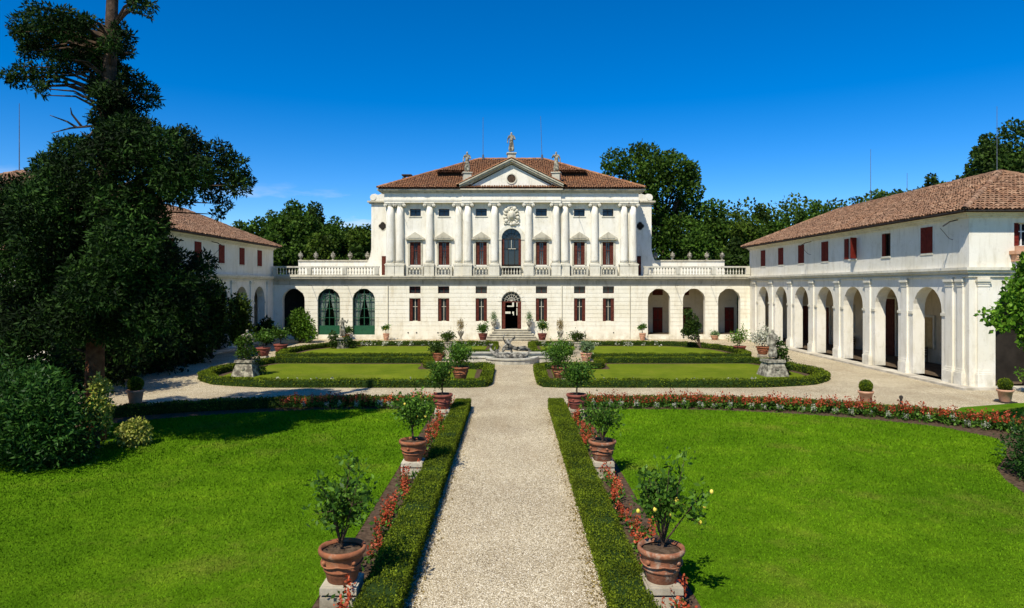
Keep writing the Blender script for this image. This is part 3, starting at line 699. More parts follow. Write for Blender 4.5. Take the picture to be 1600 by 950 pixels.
# carved coat of arms
mb = MB(); cy = y-.12
mb.exz([(.42*math.cos(a)*(1-.25*math.sin(a)*(-1 if math.sin(a) < 0 else 0)), 11.62+.62*math.sin(a)) for a in [2*PI*i/20 for i in range(20)]], y-.22, y-.002)
mb.ball((0, cy-.12, 11.65), .27, 10, 7, 1.35)
for i in range(14):
    a = 2*PI*i/14+.2; rr = .62; p = (rr*math.cos(a), cy-.02, 11.6+.78*math.sin(a)); mb.ball(p, .13+.05*(i % 3), 8, 5)
    p2 = (p[0]*.8, cy-.1, 11.6+(p[2]-11.6)*.82); mb.ball(p2, .09, 7, 4)
mb.tube([(-.3, cy-.05, 12.35), (-.15, cy-.1, 12.5), (0, cy-.1, 12.42), (.15, cy-.1, 12.5), (.3, cy-.05, 12.35)], .07, 7)
mb.tube([(-.72, cy, 11.0), (-.55, cy-.05, 10.85), (-.25, cy-.05, 10.95), (0, cy-.08, 10.85), (.25, cy-.05, 10.95), (.55, cy-.05, 10.85), (.72, cy, 11.0)], .07, 7)
mb.build('coat_of_arms', 'trim', villa, True)
# columns
def column_node():
    sh = [(.37, 0), (.37, .3), (.37, 1.6), (.355, 3), (.33, 4.4), (.305, 5.35)]
    mb = MB(); mb.lathe([(r, z+.22) for r, z in sh], seg=24); shaft = mb.mesh('column', 'wall', True)
    mb = MB(); mb.box(-.5, .5, -.5, .5, 0, .10); mb.lathe([(.49, .10), (.50, .14), (.48, .18), (.43, .19), (.44, .225)], seg=20); base = mb.mesh('base', 'trim')
    mb = MB(); mb.lathe([(.34, 5.56), (.37, 5.6), (.35, 5.63), (.39, 5.68)], seg=16); mb.box(-.46, .46, -.42, .42, 5.79, 5.865)
    mb.box(-.42, .42, -.36, .36, 5.68, 5.79)
    for s in (-1, 1):
        for yy in (-.39,):
            for r0, y0, y1 in ((.155, yy, -yy), (.10, yy-.03, yy), (.05, yy-.05, yy-.03)): mb.tube([(s*.43, y0, 5.64), (s*.43, y1, 5.64)], r0, 14)
    return node('column', shaft, [node('base', base), node('capital', mb.mesh('capital', 'trim'))])
CN = column_node(); PEDS = []
for x in (-11.4, -10.5, -7.72, -4.98, -4.12, -1.6, 1.6, 4.17, 5.04, 7.83, 10.6, 11.44):
    yc = YF-.05 if abs(x) < 4.5 else YF+.16
    inst(CN, villa, (x, yc, 6.965), world=True); PEDS.append((x, yc))
for x, yc in PEDS:
    mb = MB()
    hw = .47 if abs(abs(x)-4.5) > .9 and abs(x) < 10 else .425
    mb.box(x-hw, x+hw, yc-.49, yc+.3, 5.962, 6.90); mb.box(x-hw-.012, x+hw+.012, yc-.53, yc+.3, 6.90, 6.964); mb.box(x-hw-.01, x+hw+.01, yc-.52, yc+.3, 5.962, 6.10)
    mb.build1('column_pedestal', 'trim', villa)
def balustrade(parent, x0, x1, y, z0=5.962, piers=(), end=True):
    mb = MB(); mb.box(x0, x1, y-.12, y+.12, z0, z0+.12); mb.box(x0, x1, y-.13, y+.13, z0+.76, z0+.9)
    for p in piers: mb.box(p-.2, p+.2, y-.15, y+.15, z0+.12, z0+.758)
    mb.build('balustrade_rail', 'stone', parent)
    n = max(2, int((x1-x0)/.27))
    for i in range(n):
        x = x0+(i+.5)*(x1-x0)/n
        if any(abs(x-p) < .3 for p in piers): continue
        inst(BAL, parent, (x, y, z0+.13), world=True)
for i, x in enumerate(WX):
    yy = YF-.2 if 1 < i < 4 else YF-.02
    balustrade(villa, x-.62, x+.62, yy)
    mb = MB()
    for s in (-1, 1): mb.box(x+s*.62, x+s*.80, yy-.14, yy+.3, 5.962, 6.86)
    mb.build('balcony_pier', 'stone', villa)
balustrade(villa, -.95, .95, YF-.22)
# entablature
mb = MB()
for (x0, x1, yo) in ((-11.95, -4.66, .0), (4.66, 11.95, .0), (-4.66, 4.66, -.2)):
    y0 = YF+yo; mb.box(x0, x1, y0-.20, YF+.6, 12.832, 13.0); mb.box(x0, x1, y0-.25, YF+.6, 13.0, 13.18)
mb.build('architrave', 'wall', villa)
mb = MB()
for (x0, x1, yo) in ((-11.93, -4.64, .0), (4.64, 11.93, .0), (-4.64, 4.64, -.2)):
    mb.box(x0, x1, YF+yo-.17, YF+.6, 13.18, 13.72)
mb.build('frieze', 'wall', villa)
mb = MB()
for (x0, x1, yo) in ((-11.95, -4.66, .0), (4.66, 11.95, .0), (-4.66, 4.66, -.2)):
    y0 = YF+yo
    for k, (z0, z1, pr) in enumerate(((13.72, 13.82, .28), (13.82, 13.94, .42), (13.94, 14.06, .58))):
        a = x0-(pr if x0 < -10 else 0); b2 = x1+(pr if x1 > 10 else 0)
        if abs(x0) < 5 and abs(x1) < 5: a -= .1; b2 += .1
        mb.box(a, b2, y0-pr-(.0), YF+.6, z0+(.003 if yo else 0), z1+(.003 if yo else 0))
mb.build('main_cornice', 'cornice', villa)
# pediment
mb = MB(); yp = YF-.2-.16
mb.exz([(-4.4, 14.07), (4.4, 14.07), (0, 16.35)], yp, YF+.6); mb.build('tympanum', 'wall', villa)
mb = MB()
for s in (-1, 1):
    for o0, o1, pr in ((.0, .14, .18), (.14, .30, .42), (.30, .40, .52)):
        q = [(s*(4.72+pr*.25), 14.08+o0-.02), (s*(4.72+pr*.25), 14.08+o1), (0, 16.45+o1), (0, 16.45+o0-.02)]
        mb.exz(q if s > 0 else list(reversed(q)), YF-.2-.16-pr, YF+.6)
mb.build('raking_cornice', 'cornice', villa)
mb = MB()
n = 20; ring = []
for i in range(n):
    a0, a1 = 2*PI*i/n, 2*PI*(i+1)/n
    mb.exz([(.40*math.cos(a0), 15.05+.40*math.sin(a0)), (.40*math.cos(a1), 15.05+.40*math.sin(a1)), (.52*math.cos(a1), 15.05+.52*math.sin(a1)), (.52*math.cos(a0), 15.05+.52*math.sin(a0))], yp-.07, yp-.002)
oc = mb.build('oculus', 'trim', villa)
m2 = MB(); m2.exz([(.40*math.cos(2*PI*i/n), 15.05+.40*math.sin(2*PI*i/n)) for i in range(n)], yp-.012, yp-.003); m2.build('oculus_pane', 'bark', oc)
# little roof behind pediment (cross gable)
out = []
mb = MB()
for s in (-1, 1):
    a, b2, c, d = (s*5.1, YF-.85, 14.40), (s*5.1, YF+.5, 14.40), (0, YF+6.2, 16.92), (0, YF-.85, 16.92)
    mb.add([a, b2, c, d], [(0, 1, 2, 3)])
    tiled_slope(a, b2, c, d, out, seed=40+s)
pr_ = mb.build('pediment_roof', 'deck', villa); V, F = merge(out); npobj('roof_tiles', V, F, 'tile', pr_, kind='stuff')
hip_roof(villa, -12.45, 12.45, 63.1, 81.1, 14.15, 4.3, 'x', 'tile')
# shed dormers
for x0, x1 in ((-7.3, -4.75), (4.85, 7.4)):
    y0 = 63.1+3.1; zb = 14.15+3.1*4.3/9
    mb = MB(); mb.box(x0+.1, x1-.1, y0+.1, y0+1.2, zb-.2, zb+.42)  # roof shadow below the raised tiles put in as this dark box
    d_ = mb.build('dormer', 'dark', villa); out = []
    tiled_slope((x0-.05, y0-.25, zb+.42), (x1+.05, y0-.25, zb+.42), (x1+.05, y0+2.3, zb+1.02), (x0-.05, y0+2.3, zb+1.02), out, seed=77)
    MB().add([(x0, y0-.2, zb+.42), (x1, y0-.2, zb+.42), (x1, y0+2.3, zb+1.02), (x0, y0+2.3, zb+1.02)], [(0, 1, 2, 3)]).build('dormer_roof', 'deck', d_)
    V, F = merge(out); npobj('roof_tiles', V, F, 'tile', d_, kind='stuff')
# set-back flank walls: cornice, scroll, quatrefoil, shuttered window, foot buttress
for s in (-1, 1):
    mb = MB(s); y0 = YF+4
    mb.box(11.87, 14.2, y0-.14, y0+.1, 13.2, 13.34); mb.box(11.87, 14.35, y0-.3, y0+.1, 13.34, 13.5)
    mb.build('flank_cornice', 'cornice', villa)
    q = [(12.5, 13.52), (14.05, 13.52), (14.1, 13.9), (13.95, 14.15), (13.6, 14.22), (13.3, 14.1), (12.9, 14.25), (12.5, 14.6)]
    mb = MB(s); mb.exz(q, y0-.1, y0+.4); mb.tube([(13.8, y0-.16, 13.85), (13.8, y0+.4, 13.85)], .3, 14); mb.build('flank_scroll', 'wall', villa)
    mb = MB(s)
    for ax, az in ((.2, 0), (-.2, 0), (0, .2), (0, -.2)): mb.tube([(12.85+ax, y0-.04, 11.0+az), (12.85+ax, y0-.002, 11.0+az)], .26, 16)
    fr = mb.build('quatrefoil_window', 'trim', villa)
    mb = MB(s)
    for ax, az in ((.2, 0), (-.2, 0), (0, .2), (0, -.2)): mb.tube([(12.85+ax, y0-.06-.001*(ax+2*az), 11.0+az), (12.85+ax, y0-.045, 11.0+az)], .2, 16)
    mb.build('pane', 'dark', fr)
    inst(closed_shutter_node(.8, 1.9, 'redwood'), villa, (s*12.55, y0, 6.1), world=True)
    q = [(14.0, 5.97), (15.3, 5.97), (15.2, 6.6), (14.8, 7.0), (14.4, 7.4), (14.15, 8.0), (14.0, 8.8)]
    mb = MB(s); mb.exz(q, y0+.1, y0+.9); mb.tube([(14.9, y0+.0, 6.45), (14.9, y0+.95, 6.45)], .4, 14); mb.build('foot_scroll', 'wall', villa)
# chimney, pipes, rods
mb = MB(); mb.box(-11.0, -10.3, 69, 69.8, 15.2, 15.95); mb.box(-11.1, -10.2, 68.9, 69.9, 15.95, 16.03)
for xx in (-10.95, -10.45): mb.box(xx, xx+.1, 69, 69.8, 16.03, 16.25)
mb.box(-11.15, -10.15, 68.85, 69.95, 16.25, 16.36); mb.build('chimney', 'bark', villa)
for x, z1 in ((4.75, 5.1), (11.15, 5.1), (-11.6, 5.1)): MB().tube([(x, YF-.09, .1), (x, YF-.09, z1)], .035, 8).build('drain_pipe', 'cornice', villa)
for x, z in ((-10.45, 12.4), (-5.0, 12.4), (6.35, 11.5)): MB().tube([(x, YF+.3, z), (x, YF-1.1, z)], .016, 6).build('iron_rod', 'iron', villa)
for x, yy, z0, z1, ln in ((-3.0, 71.9, 18.4, 22.9, 'left'), (3.25, 71.9, 18.4, 23.0, 'right')):
    mb = MB(); mb.tube([(x, yy, z0), (x-.15 if ln == 'right' else x, yy, z1)], [.035, .02], 6); mb.lathe([(.12, 0), (.10, .5), (.05, .55)], (x, yy, z0), 8)
    mb.build('antenna', 'metal', loc=(x, yy, z0), label='thin aerial rod on the villa ridge, %s of the crowning statue' % ln, cat='antenna')

# statues
FM = [figure_mesh('figure', i) for i in range(3)]
def plinth_box(w_, h_, mat='stone'):
    mb = MB(); mb.box(-w_/2-.07, w_/2+.07, -w_/2-.07, w_/2+.07, 0, .1); mb.box(-w_/2, w_/2, -w_/2, w_/2, .1, h_-.1); mb.box(-w_/2-.09, w_/2+.09, -w_/2-.09, w_/2+.09, h_-.1, h_)
    return mb.mesh('pedestal', mat)
def statue(loc, h, w_, ph, pose, label, rz=0, pedmat='stone', cat='statue', group=None):
    t = empty('statue', loc, label, cat, group, rz)
    p = link('pedestal', plinth_box(w_, ph, pedmat), t)
    f = link('figure', FM[pose], t); f.location = (0, 0, ph-.02); f.scale = (h/1.8,)*3
    return t
statue((0, YF-.2, 16.72), 2.05, .72, .75, 0, 'stone statue crowning the very top of the villa pediment', .1)
statue((-4.15, YF-.2, 14.5), 2.05, .72, 1.15, 0, 'stone statue at the left foot of the villa pediment', .2)
statue((4.2, YF-.2, 14.5), 2.05, .72, 1.15, 2, 'stone statue at the right foot of the villa pediment', -.2)

# ------------------------------------------------------------------ porticoes
for s, side in ((-1, 'left'), (1, 'right')):
    P = empty('portico', (s*17.3, YF, 0), 'low rusticated portico with three %s arches joining the villa to the %s wing' % ('part glazed green' if s < 0 else 'open', side), 'portico')
    F = (0, YF, s, 0, 0, -1)
    ops = [(c-1.05, c+1.05, .42, 3.72, True) for c in (13.88, 17.17, 20.48)]
    mb = MB(); wall(mb, F, 12.2, 22.4, 0, 5.12, ops, .55); mb.build('wall', 'facade', P)
    mb = MB(); courses(mb, F, 12.2, 22.4, .87, 5.10, ops); mb.build('wall_courses', 'facade', P, kind='stuff')
    mb = MB(s)
    for a, b2 in ((12.2, 12.83), (14.93, 16.12), (18.22, 19.43), (21.53, 22.4)): mb.box(a, b2, YF-.07, YF-.002, 0, .84)
    mb.build('plinth', 'facade', P)
    mb = MB(s); string_cornice(mb, 12.2, 22.38); mb.build('string_cornice', 'cornice', P)
    mb = MB(s); mb.box(12.2, 22.4, YF+.3, 71.2, 5.3, 5.958); mb.build('terrace_slab', 'stone', P)
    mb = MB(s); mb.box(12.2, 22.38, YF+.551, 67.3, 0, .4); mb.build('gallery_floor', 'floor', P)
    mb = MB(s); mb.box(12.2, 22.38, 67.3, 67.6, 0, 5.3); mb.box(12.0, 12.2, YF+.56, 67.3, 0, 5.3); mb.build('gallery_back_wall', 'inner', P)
    mb = MB(s); mb.box(12.4, 22.3, 71, 71.3, 5.9, 7.6); mb.build('terrace_back_wall', 'wall', P)
    mb = MB(s); mb.box(12.4, 22.3, 70.9, 71.4, 7.6, 7.72); mb.build('wall_coping', 'cornice', P)
    if s > 0:
        for x, w_, z0, z1 in ((14.5, .95, .4, 2.9), (17.35, .85, .4, 2.9), (21.6, .9, .4, 2.9)):
            mb = MB(); mb.box(x-w_/2, x+w_/2, 67.22, 67.298, z0, z1); d_ = mb.build('door', 'redwood', P)
            m2 = MB()
            for q in (-1, 1):
                for z in (z0+.3, z0+1.35): m2.box(x+q*w_/4-w_*.17, x+q*w_/4+w_*.17, 67.19, 67.22, z, z+.85)
            m2.build('door_panel', 'red', d_)
        for x in (14.5, 17.1):
            mb = MB(); mb.box(x-.5, x+.5, 67.22, 67.298, 4.1, 4.6); mb.build('small_window', 'redwood', P)
        m2 = MB(); m2.box(21.3, 22.36, 66.2, 66.3, .4, .44)
    else:
        for c in (-13.88, -17.17):
            A = arc((c-1.05, c+1.05, 0, 3.72, True), 20); y0 = YF+.2
            m2 = MB(); th = .07
            Ai = [(c+(x-c)*(1-th/1.05), 3.72+(z-3.72)*(1-th/1.05)) for x, z in A]
            for i in range(20): m2.exz([A[i], A[i+1], Ai[i+1], Ai[i]], y0, y0+.08)
            m2.box(c-1.05, c-1.05+th, y0, y0+.08, .42, 3.72); m2.box(c+1.05-th, c+1.05, y0, y0+.08, .42, 3.72)
            for dx in (-.52, 0, .52):
                zt = 3.72+math.sqrt(.98**2-dx*dx); m2.box(c+dx-.03, c+dx+.03, y0+.005, y0+.075, 1.28, zt)
            for z in (2.0, 2.85, 3.70): m2.box(c-.98, c+.98, y0+.01, y0+.07, z, z+.05)
            m2.tube([(c+.5*math.cos(PI*i/10), y0+.04, 3.74+.5*math.sin(PI*i/10)) for i in range(11)], .03, 6)
            wn = m2.build('glazed_arch', 'green', P)
            m2 = MB(); m2.box(c-.98, c+.98, y0+.012, y0+.068, .42, 1.28)
            for q in (-1, 1): m2.box(c+q*.5-.36, c+q*.5+.36, y0-.01, y0+.012, .55, 1.14)
            m2.build('lower_panel', 'green', wn)
            m2 = MB(); m2.add([(c-1.0, y0+.09, 1.28), (c+1.0, y0+.09, 1.28)]+[(x, y0+.09, z) for x, z in reversed(Ai)], [tuple(range(23))])
            gm, gn, gb = (M['paneg'], None, None) if 'paneg' in M else new_mat('clear_glass')
            if gn:
                gb.inputs['Base Color'].default_value = (.75, .85, .78, 1); gb.inputs['Roughness'].default_value = .03; gb.inputs['Transmission Weight'].default_value = 1; M['paneg'] = gm
                t_ = gn.nodes.new('ShaderNodeBsdfTransparent'); t_.inputs[0].default_value = (.8, .88, .82, 1); gl = gn.nodes.new('ShaderNodeBsdfGlossy'); gl.inputs['Roughness'].default_value = .03
                ms = gn.nodes.new('ShaderNodeMixShader'); ms.inputs[0].default_value = .08
                gn.links.new(t_.outputs[0], ms.inputs[1]); gn.links.new(gl.outputs[0], ms.inputs[2]); gn.links.new(ms.outputs[0], gn.nodes['Material Output'].inputs[0])
            m2.build('pane', 'paneg', wn)
            for q in (-1, 1):
                V = []; n = 16; lv = [(.5, .42, .98), (1.6, .50, .98), (2.6, .36, .96), (3.7, .10, .93), (4.3, .02, .72)]
                for z, a, b2 in lv:
                    for i in range(n+1): V.append((c+q*(a+(b2-a)*i/n), y0+.2+(.05 if i % 2 else 0), z))
                m2 = MB(); m2.add(V, [(r*(n+1)+i, r*(n+1)+i+1, (r+1)*(n+1)+i+1, (r+1)*(n+1)+i) for r in range(4) for i in range(n)]); m2.build('curtain', 'curtain', wn)
        m2 = MB(); m2.box(-22.3, -12.3, YF+2.2, YF+2.3, .41, 5.2); m2.build('shade_sheet', 'dark', P)  # dark sheet put in for the unlit depth behind the arches
    n0, n1 = (12.35, 22.3)
    xs = [s*n0, s*n1]
    balustrade(P, min(xs), max(xs), YF-.3, piers=[s*p for p in (12.6, 15.6, 18.9, 22.1)])
    for c in (15.4, 18.75): MB(s).tube([(c, YF, 5.05), (c, YF-1.3, 5.05)], .018, 6).build('iron_rod', 'iron', P)

def urn_node():
    mb = MB(); mb.lathe([(.16, 0), (.16, .05), (.07, .09), (.06, .16), (.17, .24), (.24, .4), (.25, .5), (.17, .58), (.22, .63), (.2, .66), (.05, .74), (.06, .8), (.01, .86)], seg=14)
    return node('stone_urn', mb.mesh('stone_urn', 'statue', True))
URN = urn_node()
names = ['first', 'second', 'third', 'fourth', 'fifth', 'sixth']
for s, side in ((-1, 'left'), (1, 'right')):
    for i, x in enumerate((13.3, 15.1, 16.9, 18.7, 20.5, 22.1)):
        inst(URN, None, (s*x, 71.15, 7.72), sc=1.05, label='small stone urn on the %s terrace back wall, %s one out from the villa' % (side, names[i]), cat='urn', group='stone urns on the terrace walls')

# ------------------------------------------------------------------ side wings
Y0, Y1, X0, X1 = 33.2, 63.8, 22.4, 33.4
PY = [34.6+3.96*k for k in range(8)]
for s, side in ((-1, 'left'), (1, 'right')):
    Wg = empty('wing_building', (s*27.9, 48.5, 0), 'long arcaded white wing with red shutters and tiled roof on the %s of the courtyard' % side, 'building')
    F1 = (s*X0, 0, 0, 1, -s, 0); F2 = (0, Y0, s, 0, 0, -1)
    ops = [(c-1.26, c+1.26, .12, 3.70, True) for c in [PY[k]+1.98 for k in range(7)]]
    opf = [(c-1.26, c+1.26, .12, 3.70, True) for c in (24.95, 28.9)]
    mb = MB(); wall(mb, F1, Y0+.6, Y1, 0, 5.45, ops, .65); wall(mb, F2, X0+.0, X1, 0, 5.45, opf, .6); mb.build('arcade_wall', 'wall', Wg)
    wc = [PY[k]+1.98 for k in range(7)]
    upo = [(wc[2]-.5, wc[2]+.5, 6.78, 8.15, False), (wc[1]-.45, wc[1]+.45, 6.78, 8.15, False)] if s > 0 else []
    mb = MB(); wall(mb, F1, Y0+.4, Y1, 5.45, 8.6, upo, .4, False); wall(mb, F2, X0, X1, 5.45, 8.6, [(24.6, 25.6, 6.95, 8.1, False)], .4, False)
    mb.build('upper_wall', 'wall', Wg)
    mb = MB(s)
    mb.box(X1-.3, X1, Y0+.6, Y1, 0, 8.6); mb.box(X0+.66, X1-.3, Y1-.3, Y1-.01, 0.02, 8.6); mb.build('outer_wall', 'wall', Wg)
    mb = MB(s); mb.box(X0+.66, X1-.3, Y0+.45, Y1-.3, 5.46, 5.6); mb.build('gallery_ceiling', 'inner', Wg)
    mb = MB(s); mb.box(X0+.42, X1-.31, Y0+.42, Y1-.31, 5.62, 8.5); mb.build('interior', 'dark', Wg)  # near-black box stands in for the unlit upper rooms
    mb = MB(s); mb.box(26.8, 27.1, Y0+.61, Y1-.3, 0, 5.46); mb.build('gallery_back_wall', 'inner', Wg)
    mb = MB(s); mb.box(24.75, 26.8, Y0+1.5, Y0+1.6, .12, 5.4); mb.build('gallery_shade_panel', 'dark', Wg)  # added dark panel gives the end arch its black depth
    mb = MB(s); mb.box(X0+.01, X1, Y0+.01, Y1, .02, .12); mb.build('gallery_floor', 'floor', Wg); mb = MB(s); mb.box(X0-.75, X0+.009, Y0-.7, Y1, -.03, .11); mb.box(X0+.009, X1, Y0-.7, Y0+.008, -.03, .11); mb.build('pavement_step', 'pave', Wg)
    # cornices round the two visible faces
    mb = MB(s)
    for z0, z1, pr in ((5.45, 5.53, .10), (5.60, 5.66, .08), (5.66, 5.78, .22), (5.78, 5.92, .30)):
        mb.box(X0-pr, X0-.002, Y0-pr, Y1-.001, z0, z1); mb.box(X0-.001, X1, Y0-pr, Y0-.002, z0, z1)
    mb.build('string_cornice', 'trim', Wg)
    mb = MB(s)
    for z0, z1, pr in ((8.36, 8.46, .12), (8.46, 8.56, .28), (8.56, 8.64, .46)):
        mb.box(X0-pr, X0-.002, Y0-pr, Y1-.001, z0, z1); mb.box(X0-.001, X1, Y0-pr, Y0-.002, z0, z1)
    mb.build('eaves_cornice', 'trim', Wg)
    # pilasters
    def pil_node(w_=.56, corner=False):
        q = MB(); q.box(-w_/2, w_/2, -.10, -.002, .9, 5.12); sh = q.mesh('pilaster', 'wall')
        q = MB(); q.box(-w_/2-.10, w_/2+.10, -.22, -.002, .11, .70); q.box(-w_/2-.07, w_/2+.07, -.18, -.002, .70, .78); q.box(-w_/2-.03, w_/2+.03, -.14, -.002, .78, .9); ba = q.mesh('base', 'wall')
        q = MB(); q.box(-w_/2-.02, w_/2+.02, -.13, -.002, 4.98, 5.03); q.box(-w_/2-.03, w_/2+.03, -.14, -.002, 5.12, 5.22); q.box(-w_/2-.08, w_/2+.08, -.19, -.002, 5.22, 5.34); q.box(-w_/2-.02, w_/2+.02, -.12, -.002, 5.34, 5.448); ca = q.mesh('capital', 'trim')
        return node('pilaster', sh, [node('base', ba), node('capital', ca)])
    PN = pil_node(); rz1 = -s*PI/2
    for yy in PY: inst(PN, Wg, (s*X0, yy, 0), rz=rz1, world=True)
    inst(pil_node(.4), Wg, (s*X0, 33.75, 0), rz=rz1, world=True)
    for xx in (23.05, 26.93, 30.9, 32.9): inst(pil_node(.56), Wg, (s*xx, Y0, 0), world=True)
    # imposts
    mb = MB(s)
    for k in range(7):
        c = wc[k]
        for a, b2 in ((PY[k]+.37, c-1.24), (c+1.24, PY[k+1]-.37)): mb.box(X0-.06, X0-.002, a, b2, 3.46, 3.6)
    mb.build('impost', 'trim', Wg)
    # keystones
    # windows
    for k, c in enumerate(wc):
        if s > 0 and k == 1:
            mb = MB(); mb.box(X0+.2, X0+.26, c-.45, c-.38, 6.78, 8.15); mb.box(X0+.2, X0+.26, c+.38, c+.45, 6.78, 8.15); mb.box(X0+.2, X0+.26, c-.38, c+.38, 8.08, 8.15); mb.box(X0+.2, X0+.26, c-.03, c+.03, 6.78, 8.08)
            wn = mb.build('window', 'wood', Wg); MB().box(X0+.27, X0+.28, c-.4, c+.4, 6.8, 8.1).build('pane', 'glass', wn)
            MB().box(X0-.05, X0+.15, c-.5, c+.5, 6.68, 6.778).build('window_sill', 'trim', wn)
            MB().box(X0-.02, X0+.03, c+.1, c+.44, 6.79, 8.12).build('shutter', 'red', wn)
            continue
        if s > 0 and k == 2:
            wn = MB().box(X0-.06, X0+.15, c-.55, c+.55, 6.68, 6.778).build('window', 'trim', Wg)
            MB().box(X0+.25, X0+.27, c-.5, c+.5, 6.78, 8.15).build('pane', 'glass', wn)
            MB().box(X0-.08, X0-.03, c+.5, c+1.0, 6.79, 8.14).build('shutter', 'red', wn)
            m2 = MB(); m2.add([(X0-.04, c-.5, 6.79), (X0-.5, c-.66, 6.79), (X0-.5, c-.70, 6.79), (X0-.04, c-.54, 6.79), (X0-.04, c-.5, 8.14), (X0-.5, c-.66, 8.14), (X0-.5, c-.70, 8.14), (X0-.04, c-.54, 8.14)], [(0, 1, 5, 4), (2, 3, 7, 6), (1, 2, 6, 5), (0, 3, 2, 1), (4, 5, 6, 7), (3, 0, 4, 7)])
            m2.build('shutter', 'red', wn); MB().box(X0+.1, X0+.14, c+.05, c+.4, 6.8, 8.1).build('curtain', 'inner', wn)
            continue
        inst(CS, Wg, (s*X0, c, 6.77), rz=rz1, world=True)
    wn = inst(window_node(1.0, 1.15, .3, False, 'red'), Wg, (s*25.1, Y0, 6.95), world=True)
    mb = MB(s); mb.box(24.35, 25.85, Y0-.45, Y0-.002, 6.55, 6.72); mb.box(24.45, 24.6, Y0-.4, Y0-.002, 6.2, 6.55); mb.box(25.6, 25.75, Y0-.4, Y0-.002, 6.2, 6.55); mb.box(24.4, 25.8, Y0-.4, Y0-.3, 6.72, 6.95); mb.build('window_balcony', 'terra_pale', Wg)
    # gallery doors and windows
    def gdoor(yc, w_, z0, z1, matn, name='door', archd=False):
        mb = MB(s); mb.box(26.72, 26.798, yc-w_/2, yc+w_/2, z0, z1); o = mb.build(name, matn, Wg)
        mb = MB(s)
        for q in (-1, 1):
            hh = (z1-z0-.3)/2
            for j in range(2): mb.box(26.69, 26.72, yc+q*w_/4-w_*.17, yc+q*w_/4+w_*.17, z0+.1+j*(hh+.1), z0+.1+j*(hh+.1)+hh)
        mb.build('door_panel' if name == 'door' else 'window_panel', matn, o)
        mb = MB(s); 
        for q in (-1, 1): mb.box(26.68, 26.798, yc+q*(w_/2+.002), yc+q*(w_/2+.14), z0, z1+.14)
        mb.box(26.68, 26.798, yc-w_/2, yc+w_/2, z1+.002, z1+.14); mb.build(name+'_frame', 'trim', o)
    def viewY(k, dd=4.4): return wc[k]
    # positions on the back wall as seen through each arch from the path end of the court
    for yc, w_, z0, z1, mt, nm in ((43.6, 1.25, 1.0, 3.0, 'ochre', 'window'), (48.2, 2.0, .12, 4.1, 'redwood', 'door'), (53.6, 1.1, 1.3, 3.4, 'redwood', 'window'), (57.6, 1.2, .12, 3.2, 'redwood', 'door'), (61.6, 1.2, .12, 3.2, 'redwood', 'door'), (38.6, 1.2, .12, 3.2, 'redwood', 'door')):
        gdoor(yc, w_, z0, z1, mt, nm)
    # roof
    if s > 0: hip_roof(Wg, X0-.65, X1+.65, Y0-.65, Y1+.2, 8.66, 2.8, 'y', 'tile2', 21)
    else: hip_roof(Wg, -X1-.65, -X0+.65, Y0-.65, Y1+.2, 8.66, 2.8, 'y', 'tile2', 31)
    mb = MB(s); mb.box(X0-.69, X0-.60, Y0-.6, Y1, 8.60, 8.66); mb.box(X0-.60, X1, Y0-.69, Y0-.60, 8.60, 8.66); mb.build('gutter', 'iron', Wg)
    for yy in (34.0, 50.6): MB(s).tube([(X0-.05, yy, 8.32), (X0-.62, yy-.3, 8.2), (X0-1.15, yy-.6, 7.95)], .03, 6).build('iron_bracket', 'iron', Wg)
    for yy in (34.3, 50.6): MB(s).tube([(X0-.02, yy+.1, 7.35), (X0-.3, yy-.05, 7.4), (X0-.9, yy-.3, 7.9)], .014, 5).build('cable', 'iron', Wg)
# benches
def bench_node(n=4):
    q = MB(); q.box(-1.1, 1.1, -.25, .2, .42, .47); kids = []
    for i in range(3): m2 = MB(); m2.box(-1.1, 1.1, .22, .26, .56+i*.15, .66+i*.15); kids.append(node('backrest_slat', m2.mesh('backrest_slat', 'wood')))
    for x in (-1, 0, 1):
        m2 = MB(); m2.box(x-.03, x+.03, -.22, -.16, 0, .42); m2.box(x-.03, x+.03, .26, .31, 0, 1.02); m2.box(x-.03, x+.03, -.16, .26, .36, .41); kids.append(node('leg', m2.mesh('leg', 'wood')))
    kids.append(node('seat', q.mesh('seat', 'wood')))
    return node('bench', None, kids)
BN = bench_node()
for yy, lb in ((44.3, 'dark wooden bench under the ochre window inside the nearest open arch of the right arcade'), (53.4, 'dark wooden bench below the red window deep inside the right arcade')):
    inst(BN, None, (26.25, yy, .12), rz=-PI/2, label=lb, cat='bench')
for (x, y, z0, z1, lb) in ((-28.0, 38.6, 11.45, 15.4, 'tall aerial rod on the left wing roof'), (-29.5, 44, 11.2, 14.3, 'shorter aerial rod further back on the left wing roof'), (28.6, 54, 11.3, 15.9, 'aerial rod standing behind the right wing ridge'), (31.5, 54, 10.3, 14.0, 'short aerial rod right of the taller one behind the right wing ridge'), (33.5, 46.8, 8.8, 17.4, 'tall aerial at the far right behind the wing roof')):
    mb = MB(); mb.tube([(x, y, z0), (x, y, z1)], [.03, .014], 6); mb.box(x-.15, x+.15, y-.1, y+.1, z0-.1, z0+.15); mb.build('antenna', 'metal', loc=(x, y, z0), label=lb, cat='antenna')
# added wall beyond the villa, sunlit to give the bright patches in the hall
gw = MB(); gw.box(-9, 9, 99, 99.3, 0, 2.9); gw.build('added_bright_wall', 'wall', loc=(0, 99, 0), label='added white wall far behind the villa, a sunlit patch in the open door', cat='wall')

